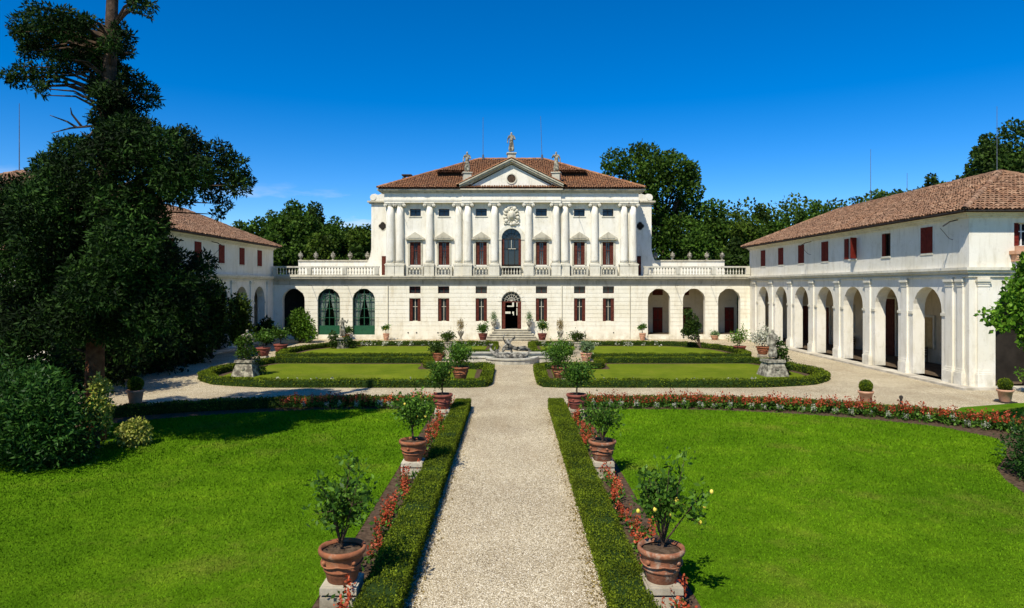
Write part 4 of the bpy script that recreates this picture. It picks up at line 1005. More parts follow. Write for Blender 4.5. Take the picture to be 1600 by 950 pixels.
# ------------------------------------------------------------------ hedges
def hedge(pts, w_, h_, dens, ls, label, closed=False, smooth=True, matn='lf_hedge', cat='hedge', group=None, step=.5, name='box_hedge'):
    P = smoothpoly(pts, closed, step) if smooth else [tuple(p) for p in pts]
    if not smooth:
        Q = []
        for i in range(len(P) if closed else len(P)-1):
            a, b2 = Vector(P[i]), Vector(P[(i+1) % len(P)]); k = max(1, int((b2-a).length/step)); Q += [tuple(a.lerp(b2, j/k)) for j in range(k)]
        if not closed: Q.append(P[-1])
        P = Q
    n = len(P); P = np.array(P); nx = np.roll(P, -1, 0); pv = np.roll(P, 1, 0)
    if not closed: nx[-1] = P[-1]; pv[0] = P[0]
    T = nx-pv; T /= np.linalg.norm(T, axis=1)[:, None]+1e-9; N_ = np.c_[-T[:, 1], T[:, 0]]
    # mitre
    loc = (float(P[:, 0].mean()), float(P[:, 1].mean()), 0)
    root = empty(name, loc, label, cat, group)
    prof = [(-.5, 0), (-.52, .5), (-.49, .93), (-.42, 1), (.42, 1), (.49, .93), (.52, .5), (.5, 0)]
    V = []; 
    for i in range(n):
        for a, b2 in prof:
            j = 1+rnd.uniform(-.05, .05); V.append((P[i, 0]+N_[i, 0]*a*(w_-.06)*j, P[i, 1]+N_[i, 1]*a*(w_-.06)*j, b2*(h_-.03)*(1+rnd.uniform(-.04, .04) if b2 > .9 else 1)))
    k = len(prof); F = [(i*k+j, i*k+j+1, ((i+1) % n)*k+j+1, ((i+1) % n)*k+j) for i in range(n if closed else n-1) for j in range(k-1)]
    mb = MB(); mb.add(V, F)
    if not closed: mb.add([V[j] for j in range(k)], [tuple(range(k))]); mb.add([V[(n-1)*k+j] for j in range(k)], [tuple(range(k))])
    mb.build('hedge_body', 'hcore', root)
    # leaves
    D = np.linalg.norm(nx-P, axis=1); 
    if not closed: D[-1] = 0
    tot = D.sum(); m_ = int(tot*(w_+1.6*h_)*dens); i = NR.choice(n, m_, p=D/tot); t = NR.random(m_)[:, None]
    C = P[i]*(1-t)+P[(i+1) % n]*t if closed else P[i]*(1-t)+nx[i]*t
    NN = N_[i]*(1-t)+(N_[(i+1) % n] if closed else N_[np.minimum(i+1, n-1)])*t
    q = NR.random(m_)*(w_+1.6*h_)
    lat = np.where(q < w_, q-w_/2, np.where(q < w_+.8*h_, -w_/2, w_/2)); z = np.where(q < w_, h_, ((q-w_) % (.8*h_))/.8)
    z = np.where(q < w_, h_, z)
    dn = np.where(q < w_, 0, np.sign(lat)); dz = np.where(q < w_, 1, .2)
    lump = .035*np.sin(C[:, 0]*3.1+C[:, 1]*2.3)*np.sin(C[:, 1]*4.1-C[:, 0]*1.7)
    Pt = np.c_[C[:, 0]+NN[:, 0]*lat*1.0, C[:, 1]+NN[:, 1]*lat*1.0, z*(1)+lump]+NR.normal(0, .018, (m_, 3))
    Dr = np.c_[NN[:, 0]*dn, NN[:, 1]*dn, dz]
    if not closed:
        # end caps
        for e, sgn in ((0, -1), (n-1, 1)):
            ne = int(w_*h_*dens); la = NR.uniform(-.5, .5, ne)*w_
            Pe = np.c_[P[e, 0]+N_[e, 0]*la, P[e, 1]+N_[e, 1]*la, NR.uniform(0, h_, ne)]; De = np.repeat(np.array([[T[e, 0]*sgn, T[e, 1]*sgn, .2]]), ne, 0)
            Pt = np.r_[Pt, Pe]; Dr = np.r_[Dr, De]
    V, F = leaf_quads(Pt-Dr*ls*.4, Dr, ls, ls*.7, 1.0); npobj('foliage', V, F, matn, root, kind='stuff')
    return root
hedge([(-1.98, 7), (-1.98, 15), (-1.97, 27.9)], .6, .40, 2300, .034, 'long clipped box hedge along the left edge of the near path', smooth=False)
hedge([(1.80, 7), (1.80, 15), (1.82, 27.9)], .6, .40, 2300, .034, 'long clipped box hedge along the right edge of the near path', smooth=False)
bk = [(2.6, 28.35), (8, 28.3), (12.6, 27.2), (15.6, 25.5), (18.2, 22.6)]
hedge(bk, .5, .40, 420, .07, 'low curved hedge behind the right front lawn backing the red flowers', matn='lf_hedge2')
hedge([(-x, y) for x, y in bk], .5, .40, 420, .07, 'low curved hedge behind the left front lawn, half in tree shade', matn='lf_hedge2')
def off(pts, s): return [((x if s > 0 else -x+.3), y) for x, y in pts]
front = [(1.6, 41.0), (1.6, 33.6), (12.4, 33.6), (15.3, 34.5), (16.9, 36.4), (17.2, 38.6), (16.7, 41.5), (15.9, 44.2), (5.6, 44.2), (5.4, 41.0)]
rear = [(1.65, 49.4), (1.65, 57.0), (12.6, 57.2), (15.2, 55.8), (16.6, 53), (16.9, 50), (16.4, 46.7), (5.3, 46.7), (5.2, 49.4)]
def densify(pts, r=.0, step=.8):
    res = []
    n = len(pts)
    for i in range(n):
        a, b2 = Vector(pts[i]), Vector(pts[(i+1) % n]); k = max(1, int((b2-a).length/step)); res += [tuple(a.lerp(b2, j/k)) for j in range(k)]
    # one light smoothing pass
    for _ in range(1):
        m_ = len(res); res = [tuple((Vector(res[i-1])+Vector(res[i])*4+Vector(res[(i+1) % m_]))/6) for i in range(m_)]
    return res
for s, side in ((-1, 'left'), (1, 'right')):
    f = densify(off(front, s)); r2 = densify(off(rear, s))
    hedge(f, .58, .37, 420, .07, 'closed box hedge framing the nearer %s parterre lawn with a rounded outer end' % side, True, False)
    hedge(r2, .54, .36, 340, .08, 'closed box hedge framing the farther %s parterre lawn before the villa' % side, True, False)
    sheet('parterre_soil', off(front, s), .004, 'soil'); sheet('parterre_soil', off(rear, s), .004, 'soil')
    def shrink(p, d):
        c = sum((Vector(q) for q in p), Vector((0, 0)))/len(p); return [tuple(Vector(q)+(c-Vector(q)).normalized()*d) for q in p]
    sheet('parterre_lawn', shrink([q for q in densify(off(front, s))], .75), .012, 'lawn2'); sheet('parterre_lawn', shrink([q for q in densify(off(rear, s))], .75), .012, 'lawn2')
    # white edging stones / begonias inside the hedges
    ln = [((x if s > 0 else -x+.3), y) for x, y in [(5.9+.42*i, 45.25) for i in range(24)]]
    mb = MB()
    for x, y in ln:
        a = rnd.uniform(.12, .2); mb.box(x-a, x+a, y-.12, y+.12, 0, rnd.uniform(.12, .2))
    for x, y in ln:
        pass
    me_w = MB(); me_w.box(-.17, .17, -.12, .12, 0, .17)
    if 'edge_stone' not in bpy.data.meshes: EM = me_w.mesh('edge_stone', 'white')
    EM = bpy.data.meshes['edge_stone']
    for x, y in ln:
        o = link('edging_stone', EM); o.location = (x, y+rnd.uniform(-.05, .05), 0); o.scale = (rnd.uniform(.7, 1.2), 1, rnd.uniform(.7, 1.2)); o.rotation_euler.z = rnd.uniform(-.2, .2)
        props(o, 'small white stone in the row between the two %s parterre hedges' % side, 'stone', 'white edging stones between %s hedges' % side)
    pts = []
    for i in range(85):
        x = rnd.uniform(2.5, 13)
        if math.sin(x*2.1)+math.sin(x*5.3) < -.3: continue
        pts.append(((x if s > 0 else -x+.3), rnd.choice([56.2, 56.4]), rnd.uniform(.1, .32)))
    for i in range(60):
        x = rnd.uniform(2.6, 12.5); pts.append(((x if s > 0 else -x+.3), rnd.uniform(34.1, 34.3), rnd.uniform(.05, .25)))
    P_ = np.repeat(np.array(pts), 5, 0)+NR.normal(0, .07, (len(pts)*5, 3)); V, F = leaf_quads(P_, np.tile([0, -.5, .5], (len(P_), 1)), .13, .12)
    npobj('white_flowers', V, F, 'fl_white', label='white bedding flowers along the inside of the %s parterre hedges' % side, cat='flowers', kind='stuff')

# ------------------------------------------------------------------ salvia plants
def salvia_node(seed, red=True, hh=.34):
    r = np.random.default_rng(seed)
    P = r.normal(0, 1, (46, 3))*[.085, .085, .06]+[0, 0, hh*.42]; V, F = leaf_quads(P, np.tile([0, 0, .6], (46, 1)), .085, .05, rng=r); fo = npmesh('foliage', V, F, 'lf_citrus')
    ks = [node('foliage', fo, kind='stuff')]
    k = r.integers(4, 8); Ps = []
    for i in range(k):
        bx, by = r.normal(0, .06, 2); top = hh*r.uniform(1.0, 1.45)
        for j in range(11): Ps.append((bx+r.normal(0, .013), by+r.normal(0, .013), hh*.6+(top-hh*.6)*j/10))
    Ps = np.array(Ps); V, F = leaf_quads(Ps, np.tile([0, 0, .3], (len(Ps), 1)), .05, .035, rng=r); ks.append(node('flower_spikes', npmesh('flower_spikes', V, F, 'fl_red' if red else 'fl_white'), kind='stuff'))
    return node('salvia_plant', None, ks)
SV = [salvia_node(s) for s in range(6)]; SVW = [salvia_node(60+s, False, .22) for s in range(2)]
def row(n, f, label, group, jx=.12, white=.0, sc=1.0):
    for i in range(n):
        x, y = f((i+.5)/n); wh = rnd.random() < white
        q_ = (i+.5)/n; lb_, gr_ = (label, group) if isinstance(label, str) else next((l_, g_) for t_, l_, g_ in label if q_ <= t_)
        inst((rnd.choice(SVW) if wh else rnd.choice(SV)), None, (x+rnd.uniform(-jx, jx), y+rnd.uniform(-.1, .1), .004), rz=rnd.uniform(0, 6), sc=rnd.uniform(.8, 1.3)*sc, label=lb_, cat='flower', group=gr_)
row(58, lambda t: (-2.56+.1*math.sin(t*40), 9.2+(27.5-9.2)*t), [(.07, 'red salvia in front of the nearest pot of the left border', 'salvias before the nearest left pot'), (.47, 'red salvia between the first and second pots of the left border', 'salvias between first and second left pots'), (.88, 'red salvia between the second and last pots of the left border', 'salvias between second and last left pots'), (1, 'red salvia beyond the last pot of the left border', 'salvias beyond the last left pot')], None)
row(58, lambda t: (2.42+.1*math.sin(t*37), 9.2+(27.5-9.2)*t), [(.07, 'red salvia in front of the nearest pot of the right border', 'salvias before the nearest right pot'), (.47, 'red salvia between the first and second pots of the right border', 'salvias between first and second right pots'), (.88, 'red salvia between the second and last pots of the right border', 'salvias between second and last right pots'), (1, 'red salvia beyond the last pot of the right border', 'salvias beyond the last right pot')], None)
def along(pts, t):
    L_ = [0]
    for a, b2 in zip(pts[:-1], pts[1:]): L_.append(L_[-1]+math.dist(a, b2))
    d = t*L_[-1]
    for i in range(len(pts)-1):
        if d <= L_[i+1] or i == len(pts)-2:
            k = (d-L_[i])/(L_[i+1]-L_[i]); return (pts[i][0]+(pts[i+1][0]-pts[i][0])*k, pts[i][1]+(pts[i+1][1]-pts[i][1])*k)
bs = smoothpoly([(3.0, 27.85), (8, 27.8), (12.4, 26.7), (15.4, 24.9), (17.6, 22.6)])
row(84, lambda t: along(bs, t), [(.35, 'red salvia at the path end of the curved row behind the right lawn', 'salvias behind the right lawn, path end'), (.7, 'red salvia in the middle of the curved row behind the right lawn', 'salvias behind the right lawn, middle'), (1, 'red salvia at the outer end of the curved row behind the right lawn', 'salvias behind the right lawn, outer end')], None, .1, sc=1.25)
row(26, lambda t: (along(bs, t)[0], along(bs, t)[1]-.3), 'low white flowering plant at the foot of the red row behind the right lawn', 'white flowers behind the right lawn', .15, white=1.0, sc=1.0)
row(26, lambda t: (-along(bs, t*.40)[0], along(bs, t*.40)[1]), [(.35, 'red salvia at the path end of the curved row behind the left lawn', 'salvias behind the left lawn, path end'), (.7, 'red salvia in the middle of the curved row behind the left lawn', 'salvias behind the left lawn, middle'), (1, 'red salvia at the outer end of the curved row behind the left lawn', 'salvias behind the left lawn, outer end')], None, .1, sc=1.2)
row(8, lambda t: (-along(bs, t*.35)[0], along(bs, t*.35)[1]-.3), 'low white flowering plant at the foot of the red row behind the left lawn', 'white flowers behind the left lawn', .15, white=1.0)

# ------------------------------------------------------------------ pots and plants
def pot_mesh(r=.36, h=.52, mat='terra'):
    p = [(.60, 0), (.64, .03), (.74, .3), (.76, .34), (.80, .35), (.80, .40), (.78, .41), (.90, .78), (.93, .82), (1.0, .84), (1.03, .92), (1.0, 1.0), (.90, 1.0), (.86, .9)]
    mb = MB(); mb.lathe([(a*r, b*h) for a, b in p], seg=28, cap=False); mb.lathe([(.0005, 0.002), (.6*r, .002)], seg=28, cap=False)
    for k in range(4):   # festoon bosses
        a = PI/4+k*PI/2; mb.ball((math.cos(a)*r*.9, math.sin(a)*r*.9, h*.66), .035, 8, 5)
    for i in range(12):
        a0, a1 = PI/2*(i/3), PI/2*((i+1)/3)
    mb.tube([(math.cos(2*PI*i/32)*r*.885, math.sin(2*PI*i/32)*r*.885, h*(.60-.07*abs(math.sin(4*PI*i/32)))) for i in range(33)], .014, 5, False)
    return mb.mesh('pot', mat, True)
def soil_mesh(r, z):
    mb = MB(); n = 20; V = [(0, 0, z+.03)]
    for k, rr in ((1, .5), (2, .9)): V += [(math.cos(2*PI*i/n)*r*rr, math.sin(2*PI*i/n)*r*rr, z+(.02 if k == 1 else 0)+rnd.uniform(-.012, .012)) for i in range(n)]
    F = [(0, 1+i, 1+(i+1) % n) for i in range(n)]+[(1+i, n+1+i, n+1+(i+1) % n, 1+(i+1) % n) for i in range(n)]
    mb.add(V, F); return mb.mesh('soil', 'soil')
def citrus_node(seed, H=1.25, R_=.42, nl=1500, fruit=8, potr=.36, poth=.52, leaf=.075, potmat='terra', shape='open', leafmat_='lf_citrus', fmat='lemon', name='potted_citrus_tree', tr=.028):
    r = random.Random(seed); rg = np.random.default_rng(seed)
    tips = []; mb = MB()
    z0 = poth*.88; fork = z0+H*{'bush': .12, 'wild': .06}.get(shape, .28)
    lean = (r.uniform(-.05, .05), r.uniform(-.05, .05))
    mb.tube([(0, 0, z0-.05), (lean[0]*.6, lean[1]*.6, (z0+fork)/2), (lean[0], lean[1], fork)], [tr*1.2, tr, tr*.9], 7)
    nb = 9 if shape != 'open' else 8
    ga = 2.4
    for i in range(nb):
        a = ga*i+r.uniform(-.4, .4); e = r.uniform(.25, 1.0) if i else 1.3
        if shape == 'wild': e = r.uniform(.55, 1.25)
        ln = r.uniform(.6, 1.0); top = Vector((lean[0]+math.cos(a)*R_*ln*math.cos(e*.9), lean[1]+math.sin(a)*R_*ln*math.cos(e*.9), fork+(H-(fork-z0))*(.25+.75*math.sin(e))*ln))
        mid = Vector((lean[0], lean[1], fork)).lerp(top, .5)+Vector((r.uniform(-.05, .05), r.uniform(-.05, .05), .05))
        mb.tube([(lean[0], lean[1], fork-.02), mid, top], [tr*.55, tr*.38, tr*.15], 5); tips += [(mid.lerp(top, k), i) for k in (0, .25, .5, .75, 1.0, 1.08)]
        for j in range(3):
            q = mid+Vector((r.uniform(-1, 1), r.uniform(-1, 1), r.uniform(-.2, .9)))*R_*.42; mb.tube([mid, q], [tr*.25, tr*.1], 4); tips += [(mid.lerp(q, k), i) for k in (.4, .7, 1.0)]
    tp = np.array([t[0] for t in tips]); wgt = rg.uniform(.3, 1.6, len(tp)); wgt /= wgt.sum()
    idx = rg.choice(len(tp), nl, p=wgt); spread = R_*{'open': .15, 'wild': .11}.get(shape, .24)
    P = tp[idx]+rg.normal(0, spread, (nl, 3)); c = np.array([lean[0], lean[1], fork+H*.2]); D = P-c; D /= np.linalg.norm(D, axis=1)[:, None]+1e-6
    V, F = leaf_quads(P, D, leaf, leaf*.5, .5, rg)
    kids = [node('pot', pot_mesh(potr, poth, potmat), [node('soil', soil_mesh(potr*.92, poth*.88))]), node('trunk', mb.mesh('trunk', 'bark')), node('foliage', npmesh('foliage', V, F, leafmat_), kind='stuff')]
    if fruit:
        for i in range(fruit):
            t = tp[r.randrange(len(tp))]; f = MB(); f.ball((0, 0, 0), .030 if fmat == 'lemon' else .05, 8, 6, 1.25)
            d = Vector(t)-Vector(c); d.z *= .3; t = Vector(t)+d*.05; kids.append(node('lemon' if fmat == 'lemon' else 'blossom', f.mesh('lemon', fmat, True), loc=tuple(Vector(t)+d.normalized()*.03+Vector((0, -.05, -.04)))))
    return node(name, None, kids)
def plinth_node(w_=.56, h_=.42):
    q = MB(); q.box(-w_/2, w_/2, -w_/2, w_/2, -.02, h_*.60); lo = q.mesh('plinth_block', 'plinth')
    q = MB(); a = w_/2+.0
    q.box(-a, a, -a, a, h_*.70, h_*.95); q.box(-a+.08, a-.08, -a+.08, a-.08, h_*.60, h_*.70); q.box(-a+.03, a-.03, -a+.03, a-.03, h_*.95, h_); up = q.mesh('plinth_cap', 'plinth')
    return node('pot_plinth', None, [node('plinth_block', lo), node('plinth_cap', up)])
PL = plinth_node()
def potted(nd, x, y, z, label, rz=0, sc=1, plabel=None, cat='potted plant', group=None, psc=1):
    if plabel: inst(PL, None, (x, y, 0), rz=0, sc=psc, label=plabel, cat='plinth'); z = .42*(psc if not hasattr(psc, '__len__') else psc[2])
    return inst(nd, None, (x, y, z), rz=rz, sc=sc, label=label, cat=cat, group=group)
potted(citrus_node(1, 1.5, .66, 1200, 0, leaf=.10, shape='wild'), -2.64, 10.6, 0, 'tall dark leafed citrus in a terracotta pot, nearest on the left of the path', 0, 1, 'pale stone plinth under the nearest left pot')
potted(citrus_node(22, 1.5, .74, 1500, 20, leaf=.10, shape='wild', potmat='terra_old'), 2.34, 10.6, 0, 'citrus with lemons in a terracotta pot, nearest on the right of the path', 1.5, 1.0, 'pale stone plinth under the nearest right pot')
potted(citrus_node(3, 1.35, .52, 2100, 8, leaf=.10, shape='round'), -2.59, 17.9, 0, 'round headed lemon tree in a red pot, second along the left border', .5, 1.02, 'stone plinth under the second pot of the left border')
potted(citrus_node(44, 1.4, .76, 1050, 0, leaf=.10, shape='wild', potmat='terra_old'), 2.40, 17.9, 0, 'sparse spreading citrus in a terracotta pot, second along the right border', 2.6, 1.0, 'stone plinth under the second pot of the right border')
potted(citrus_node(5, 1.25, .48, 1700, 5, leaf=.10, shape='round', potmat='terra_red'), -2.58, 25.4, 0, 'bushy citrus in a red clay pot at the far end of the left path hedge', 1.1, 1.05, 'stone plinth under the last pot of the left border')
potted(citrus_node(6, 1.35, .55, 1900, 10, leaf=.10, shape='round', potmat='terra_red'), 2.44, 25.4, 0, 'bushy fruiting citrus in a red clay pot at the far end of the right hedge', .3, 1.05, 'stone plinth under the last pot of the right border')
potted(citrus_node(7, 1.45, .72, 2200, 0, .46, .60, .12, 'terra', 'bush'), -2.6, 34.6, 0, 'wide bushy citrus in a big terracotta tub inside the nearer left parterre', 0, 1, 'low stone foot under the left parterre tub', psc=(1, 1, .7))
potted(citrus_node(8, 1.65, .78, 2400, 0, .46, .60, .12, 'terra', 'bush'), 2.5, 34.8, 0, 'wide bushy citrus in a flared tub inside the nearer right parterre', 1, 1, 'low stone foot under the right parterre tub', psc=(1, 1, .7))
bl = citrus_node(9, 1.0, .5, 900, 9, .36, .5, .12, 'terra_red', 'bush', fmat='lemon')
potted(bl, -2.4, 57.2, 0, 'citrus in a red pot to the left of the entrance steps', .4, 1.1, 'stone plinth left of the entrance steps', psc=1.1)
potted(citrus_node(10, 1.1, .5, 900, 12, .36, .5, .12, 'terra_red', 'round'), 2.6, 57.2, 0, 'citrus in a red pot to the right of the entrance steps', 1.4, 1.1, 'stone plinth right of the entrance steps', psc=1.1)
PT = [citrus_node(11, 1.15, .5, 1000, 0, .42, .5, .12, 'terra_red', 'round'), citrus_node(12, 1.1, .55, 900, 0, .42, .5, .12, 'terra_red', 'bush')]
potted(PT[0], -16.3, 44.6, 0, 'round citrus in a red tub on a plinth outside the left parterre, nearer of two', 0, 1.1, 'stone plinth of the nearer red tub outside the left parterre')
potted(PT[0], -17.4, 51.2, 0, 'round citrus in a red tub outside the left parterre, farther of two', 2, 1.25)
OL = citrus_node(13, 1.4, .65, 700, 0, .42, .5, .13, 'terra_red', 'bush', 'lf_bright'); OW = citrus_node(14, 1.3, .7, 900, 0, .42, .5, .15, 'terra', 'bush', 'fl_white', name='potted_oleander')
potted(OL, 17.0, 50.5, 0, 'green leafed shrub in a red tub at the far corner of the right parterre', 0, 1.1)
potted(OW, 16.9, 45.6, 0, 'white flowering oleander in a terracotta pot on a plinth by the right arcade', 1, 1.05, 'stone plinth under the white oleander pot')
potted(citrus_node(15, .8, .5, 900, 0, .36, .5, .12, 'terra_pale', 'bush', 'lf_blue'), 5.0, 45.4, 0, 'blue green leafy plant in a pot beside the right side of the basin', 0, 1.1)
potted(citrus_node(16, .7, .55, 900, 0, .36, .5, .12, 'terra', 'bush', 'lf_dark'), -4.9, 45.4, 0, 'dark low bush in a pot beside the left side of the basin', 0, 1.1)
ps = citrus_node(17, .9, .5, 1100, 0, .32, .6, .12, 'plinth', 'bush', 'lf_tree2')
potted(ps, -4.5, 48.0, 0, 'bright green shrub in a stone vase on a pedestal left of the fountain', 0, 1.0, 'stone pedestal of the vase left of the fountain', psc=(1.1, 1.1, 1.1))
potted(ps, 4.7, 48.0, 0, 'bright green shrub in a stone vase on a pedestal right of the fountain', 2, 1.0, 'stone pedestal of the vase right of the fountain', psc=(1.1, 1.1, 1.1))
wp = citrus_node(18, .95, .4, 420, 5, .26, .55, .13, 'terra_pale', 'open')
potted(wp, -11.55, 62.6, 0, 'thin citrus in a pale pot against the wall left of the ground floor windows', 0, 1.15)
potted(wp, 12.1, 62.6, 0, 'leafy citrus in a pale pot against the wall left of the right open arches', 1, 1.2)
potted(citrus_node(19, .6, .4, 500, 0, .3, .4, .12, 'terra', 'bush', 'lf_dark'), -15.4, 63.0, 0, 'small dark plant in a pot between the two green glazed arches', 0, 1.3)
potted(citrus_node(20, .3, .35, 400, 0, .3, .35, .12, 'terra_pale', 'bush', 'lf_blue'), 18.9, 63.1, 0, 'low spreading plant in a bowl between the second and third open arches', 0, 1.2)
potted(citrus_node(25, .5, .4, 500, 0, .32, .5, .11, 'iron', 'bush', 'lf_bright'), 24.3, 31.6, .0, 'dark potted plant at the right edge before the wing end arch', 0, 1.3)
# cypress-like urn plants beside the axis and stair plants
def urnplant_node(seed, leafm, h=.9):
    mb = MB(); mb.lathe([(.17, 0), (.17, .06), (.07, .12), (.08, .25), (.2, .45), (.24, .62), (.2, .66)], seg=14); r = np.random.default_rng(seed)
    P = r.normal(0, 1, (420, 3))*[.10, .10, .22]*np.array([1.2, 1.2, 1])+[0, 0, .66+h*.45]; V, F = leaf_quads(P, np.tile([0, 0, .8], (420, 1)), .13, .04, rng=r)
    return node('urn_plant', None, [node('urn', mb.mesh('urn', 'statue', True)), node('foliage', npmesh('foliage', V, F, leafm), kind='stuff')])
up = urnplant_node(3, 'lf_dry')
for x, lb in ((-4.45, 'tall brownish spiky plant in a dark urn, left of the entrance steps'), (4.3, 'tall brownish spiky plant in a dark urn, right of the entrance steps')):
    potted(up, x, 59.6, 0, lb, 0, 1.2, 'narrow plinth of the dark urn %s of the steps' % ('left' if x < 0 else 'right'), psc=(.7, .7, .6))
sp_ = urnplant_node(5, 'lf_blue')
for x, lb in ((-1.65, 'grey green plant in a stone urn on the left end of the top step'), (1.65, 'grey green plant in a stone urn on the right end of the top step')):
    inst(sp_, None, (x, YF-.6, .77 if False else .96), sc=1.1, label=lb, cat='potted plant')
# topiary balls
def topiary_node(seed):
    r = np.random.default_rng(seed); n = 1400; d = r.normal(size=(n, 3)); d /= np.linalg.norm(d, axis=1)[:, None]
    mb = MB(); mb.lathe([(.20, 0), (.21, .02), (.27, .40), (.31, .41), (.32, .50), (.29, .50), (.28, .45)], seg=20, cap=False)
    c = MB(); c.ball((0, 0, .74), .235, 14, 9)
    V, F = leaf_quads(d*.25+[0, 0, .74], d, .05, .035, .6, r)
    sr = MB(); sr.box(-.3, .3, -.3, .3, -.0, .04)
    mb.v = [(a[0], a[1], a[2]+.04) for a in mb.v]
    return node('potted_topiary', None, [node('pot', mb.mesh('pot', 'terra_pale', True), [node('soil', soil_mesh(.28, .46))]), node('foliage_core', c.mesh('foliage_core', 'hcore', True)), node('foliage', npmesh('foliage', V, F, 'lf_hedge'), kind='stuff'), node('saucer', sr.mesh('saucer', 'iron'))])
TP = topiary_node(4)
inst(TP, None, (15.1, 28.9, 0), label='clipped box ball in a pale clay pot, alone on the gravel before the right wing', cat='potted plant')
inst(TP, None, (21.25, 29.2, 0.0), rz=.2, sc=1.03, label='clipped box ball in a pale clay pot by the right edge near the wing corner', cat='potted plant')
inst(TP, None, (-15.9, 28.7, 0), sc=1.15, label='dark clipped box ball in a pot standing in the shade below the big conifer', cat='potted plant')
mb = MB(); mb.lathe([(.05, 0), (.05, .32), (.075, .33), (.075, .42), (.02, .46)], seg=10); mb.build('garden_light', 'iron', loc=(16.2, 28.2, 0), label='small black bollard light on the gravel behind the curved flower row', cat='light').location = (16.2, 28.2, 0)
for o in [bpy.data.objects['garden_light']]:
    for v in o.data.vertices: v.co += Vector((16.2, 28.2, 0))

# ------------------------------------------------------------------ fountain
ft = empty('fountain', (0, 45.8, 0), 'low stone fountain basin on the axis with a curved front rim', 'fountain')
def outline(e):
    pts = [(-3.0-e, 47.4+e), (-3.0-e, 44.6-e), (-1.75-e*.4, 44.6-e)]
    for i in range(13):
        a = PI+PI*i/12; pts.append(((1.55+e)*math.cos(a), 44.3-.0+(1.35+e)*math.sin(a)))
    pts += [(1.75+e*.4, 44.6-e), (3.0+e, 44.6-e), (3.0+e, 47.4+e)]
    return pts
def ringwall(mb, e0, e1, z0, z1):
    a, b2 = outline(e0), outline(e1); n = len(a)
    for i in range(n):
        j = (i+1) % n
        V = [(*a[i], z0), (*a[j], z0), (*b2[j], z0), (*b2[i], z0), (*a[i], z1), (*a[j], z1), (*b2[j], z1), (*b2[i], z1)]
        mb.add(V, [(0, 3, 2, 1), (4, 5, 6, 7), (0, 1, 5, 4), (2, 3, 7, 6)])
mb = MB(); ringwall(mb, -.12, .1, 0, .30); mb.build('basin_wall', 'stone', ft)
mb = MB(); ringwall(mb, -.17, .17, .30, .40); mb.build('basin_rim', 'stone', ft)
mb = MB(); o_ = outline(-.1); mb.add([(x, y, .22) for x, y in o_], [tuple(range(len(o_)))]); mb.build('water', 'water', ft)
# rock and sculpture group
fg = empty('fountain_sculpture', (0, 44.6, .2), 'weathered sculpture group with a reclining figure and a raised armed figure in the fountain', 'statue')
mb = MB(); rr = random.Random(4)
for i in range(16):
    a = rr.uniform(0, 2*PI); q = rr.uniform(.1, 1.0); mb.ball((math.cos(a)*q*1.1, 44.6+math.sin(a)*q*.5, .28+rr.uniform(0, .12)), rr.uniform(.18, .36), 7, 5, .7)
mb.build('rock_base', 'fountain', fg)
rec = skin('reclining_figure', [(0.15, 0, .55, .16), (-.1, 0, .68, .14), (-.32, 0, .9, .17), (-.36, 0, 1.06, .06), (-.40, -.02, 1.2, .10), (.45, -.05, .62, .13), (.8, -.08, .72, .09), (1.1, -.1, .5, .06), (.5, .1, .55, .13), (.9, .12, .5, .085), (1.25, .12, .42, .06),
      (-.38, -.2, .95, .06), (-.6, -.25, .75, .05), (-.72, -.2, .5, .04), (-.34, .2, .98, .06), (-.1, .3, 1.15, .05), (.18, .32, 1.28, .045)],
      [(0, 1), (1, 2), (2, 3), (3, 4), (0, 5), (5, 6), (6, 7), (0, 8), (8, 9), (9, 10), (2, 11), (11, 12), (12, 13), (2, 14), (14, 15), (15, 16)], 'fountain')
o = link('reclining_figure', rec, fg); o.location = (.1, 0, .1)
ra = skin('seated_figure', [(0, 0, .4, .14), (0, 0, .6, .12), (0, 0, .82, .14), (0, 0, .95, .05), (0, -.02, 1.06, .085), (.2, -.15, .42, .1), (.3, -.2, .15, .07), (-.2, -.12, .42, .1), (-.35, -.2, .2, .07), (.18, 0, .86, .05), (.36, 0, 1.05, .042), (.5, 0, 1.28, .035), (-.18, 0, .86, .05), (-.3, 0, 1.1, .042), (-.2, 0, 1.38, .035)],
      [(0, 1), (1, 2), (2, 3), (3, 4), (0, 5), (5, 6), (0, 7), (7, 8), (2, 9), (9, 10), (10, 11), (2, 12), (12, 13), (13, 14)], 'fountain')
o = link('seated_figure', ra, fg); o.location = (-.25, .25, .25)
o = link('seated_figure', ra, fg); o.location = (-.95, -.05, .0); o.scale = (.7, .7, .62); o.rotation_euler.z = .8
dl = skin('dolphin', [(0, 0, 0, .15), (.25, 0, .12, .16), (.5, .03, .28, .12), (.65, .05, .5, .07), (.6, .05, .7, .05), (.75, .1, .82, .06), (.48, 0, .82, .06), (-.2, 0, -.02, .09), (-.36, 0, -.02, .04)], [(0, 1), (1, 2), (2, 3), (3, 4), (4, 5), (4, 6), (0, 7), (7, 8)], 'fountain')
o = link('dolphin', dl, fg); o.location = (-.8, -.45, .2); o.rotation_euler.z = 2.6
o = link('dolphin', dl, fg); o.location = (.75, -.4, .15); o.rotation_euler.z = .4; o.scale = (.7, .7, .7)

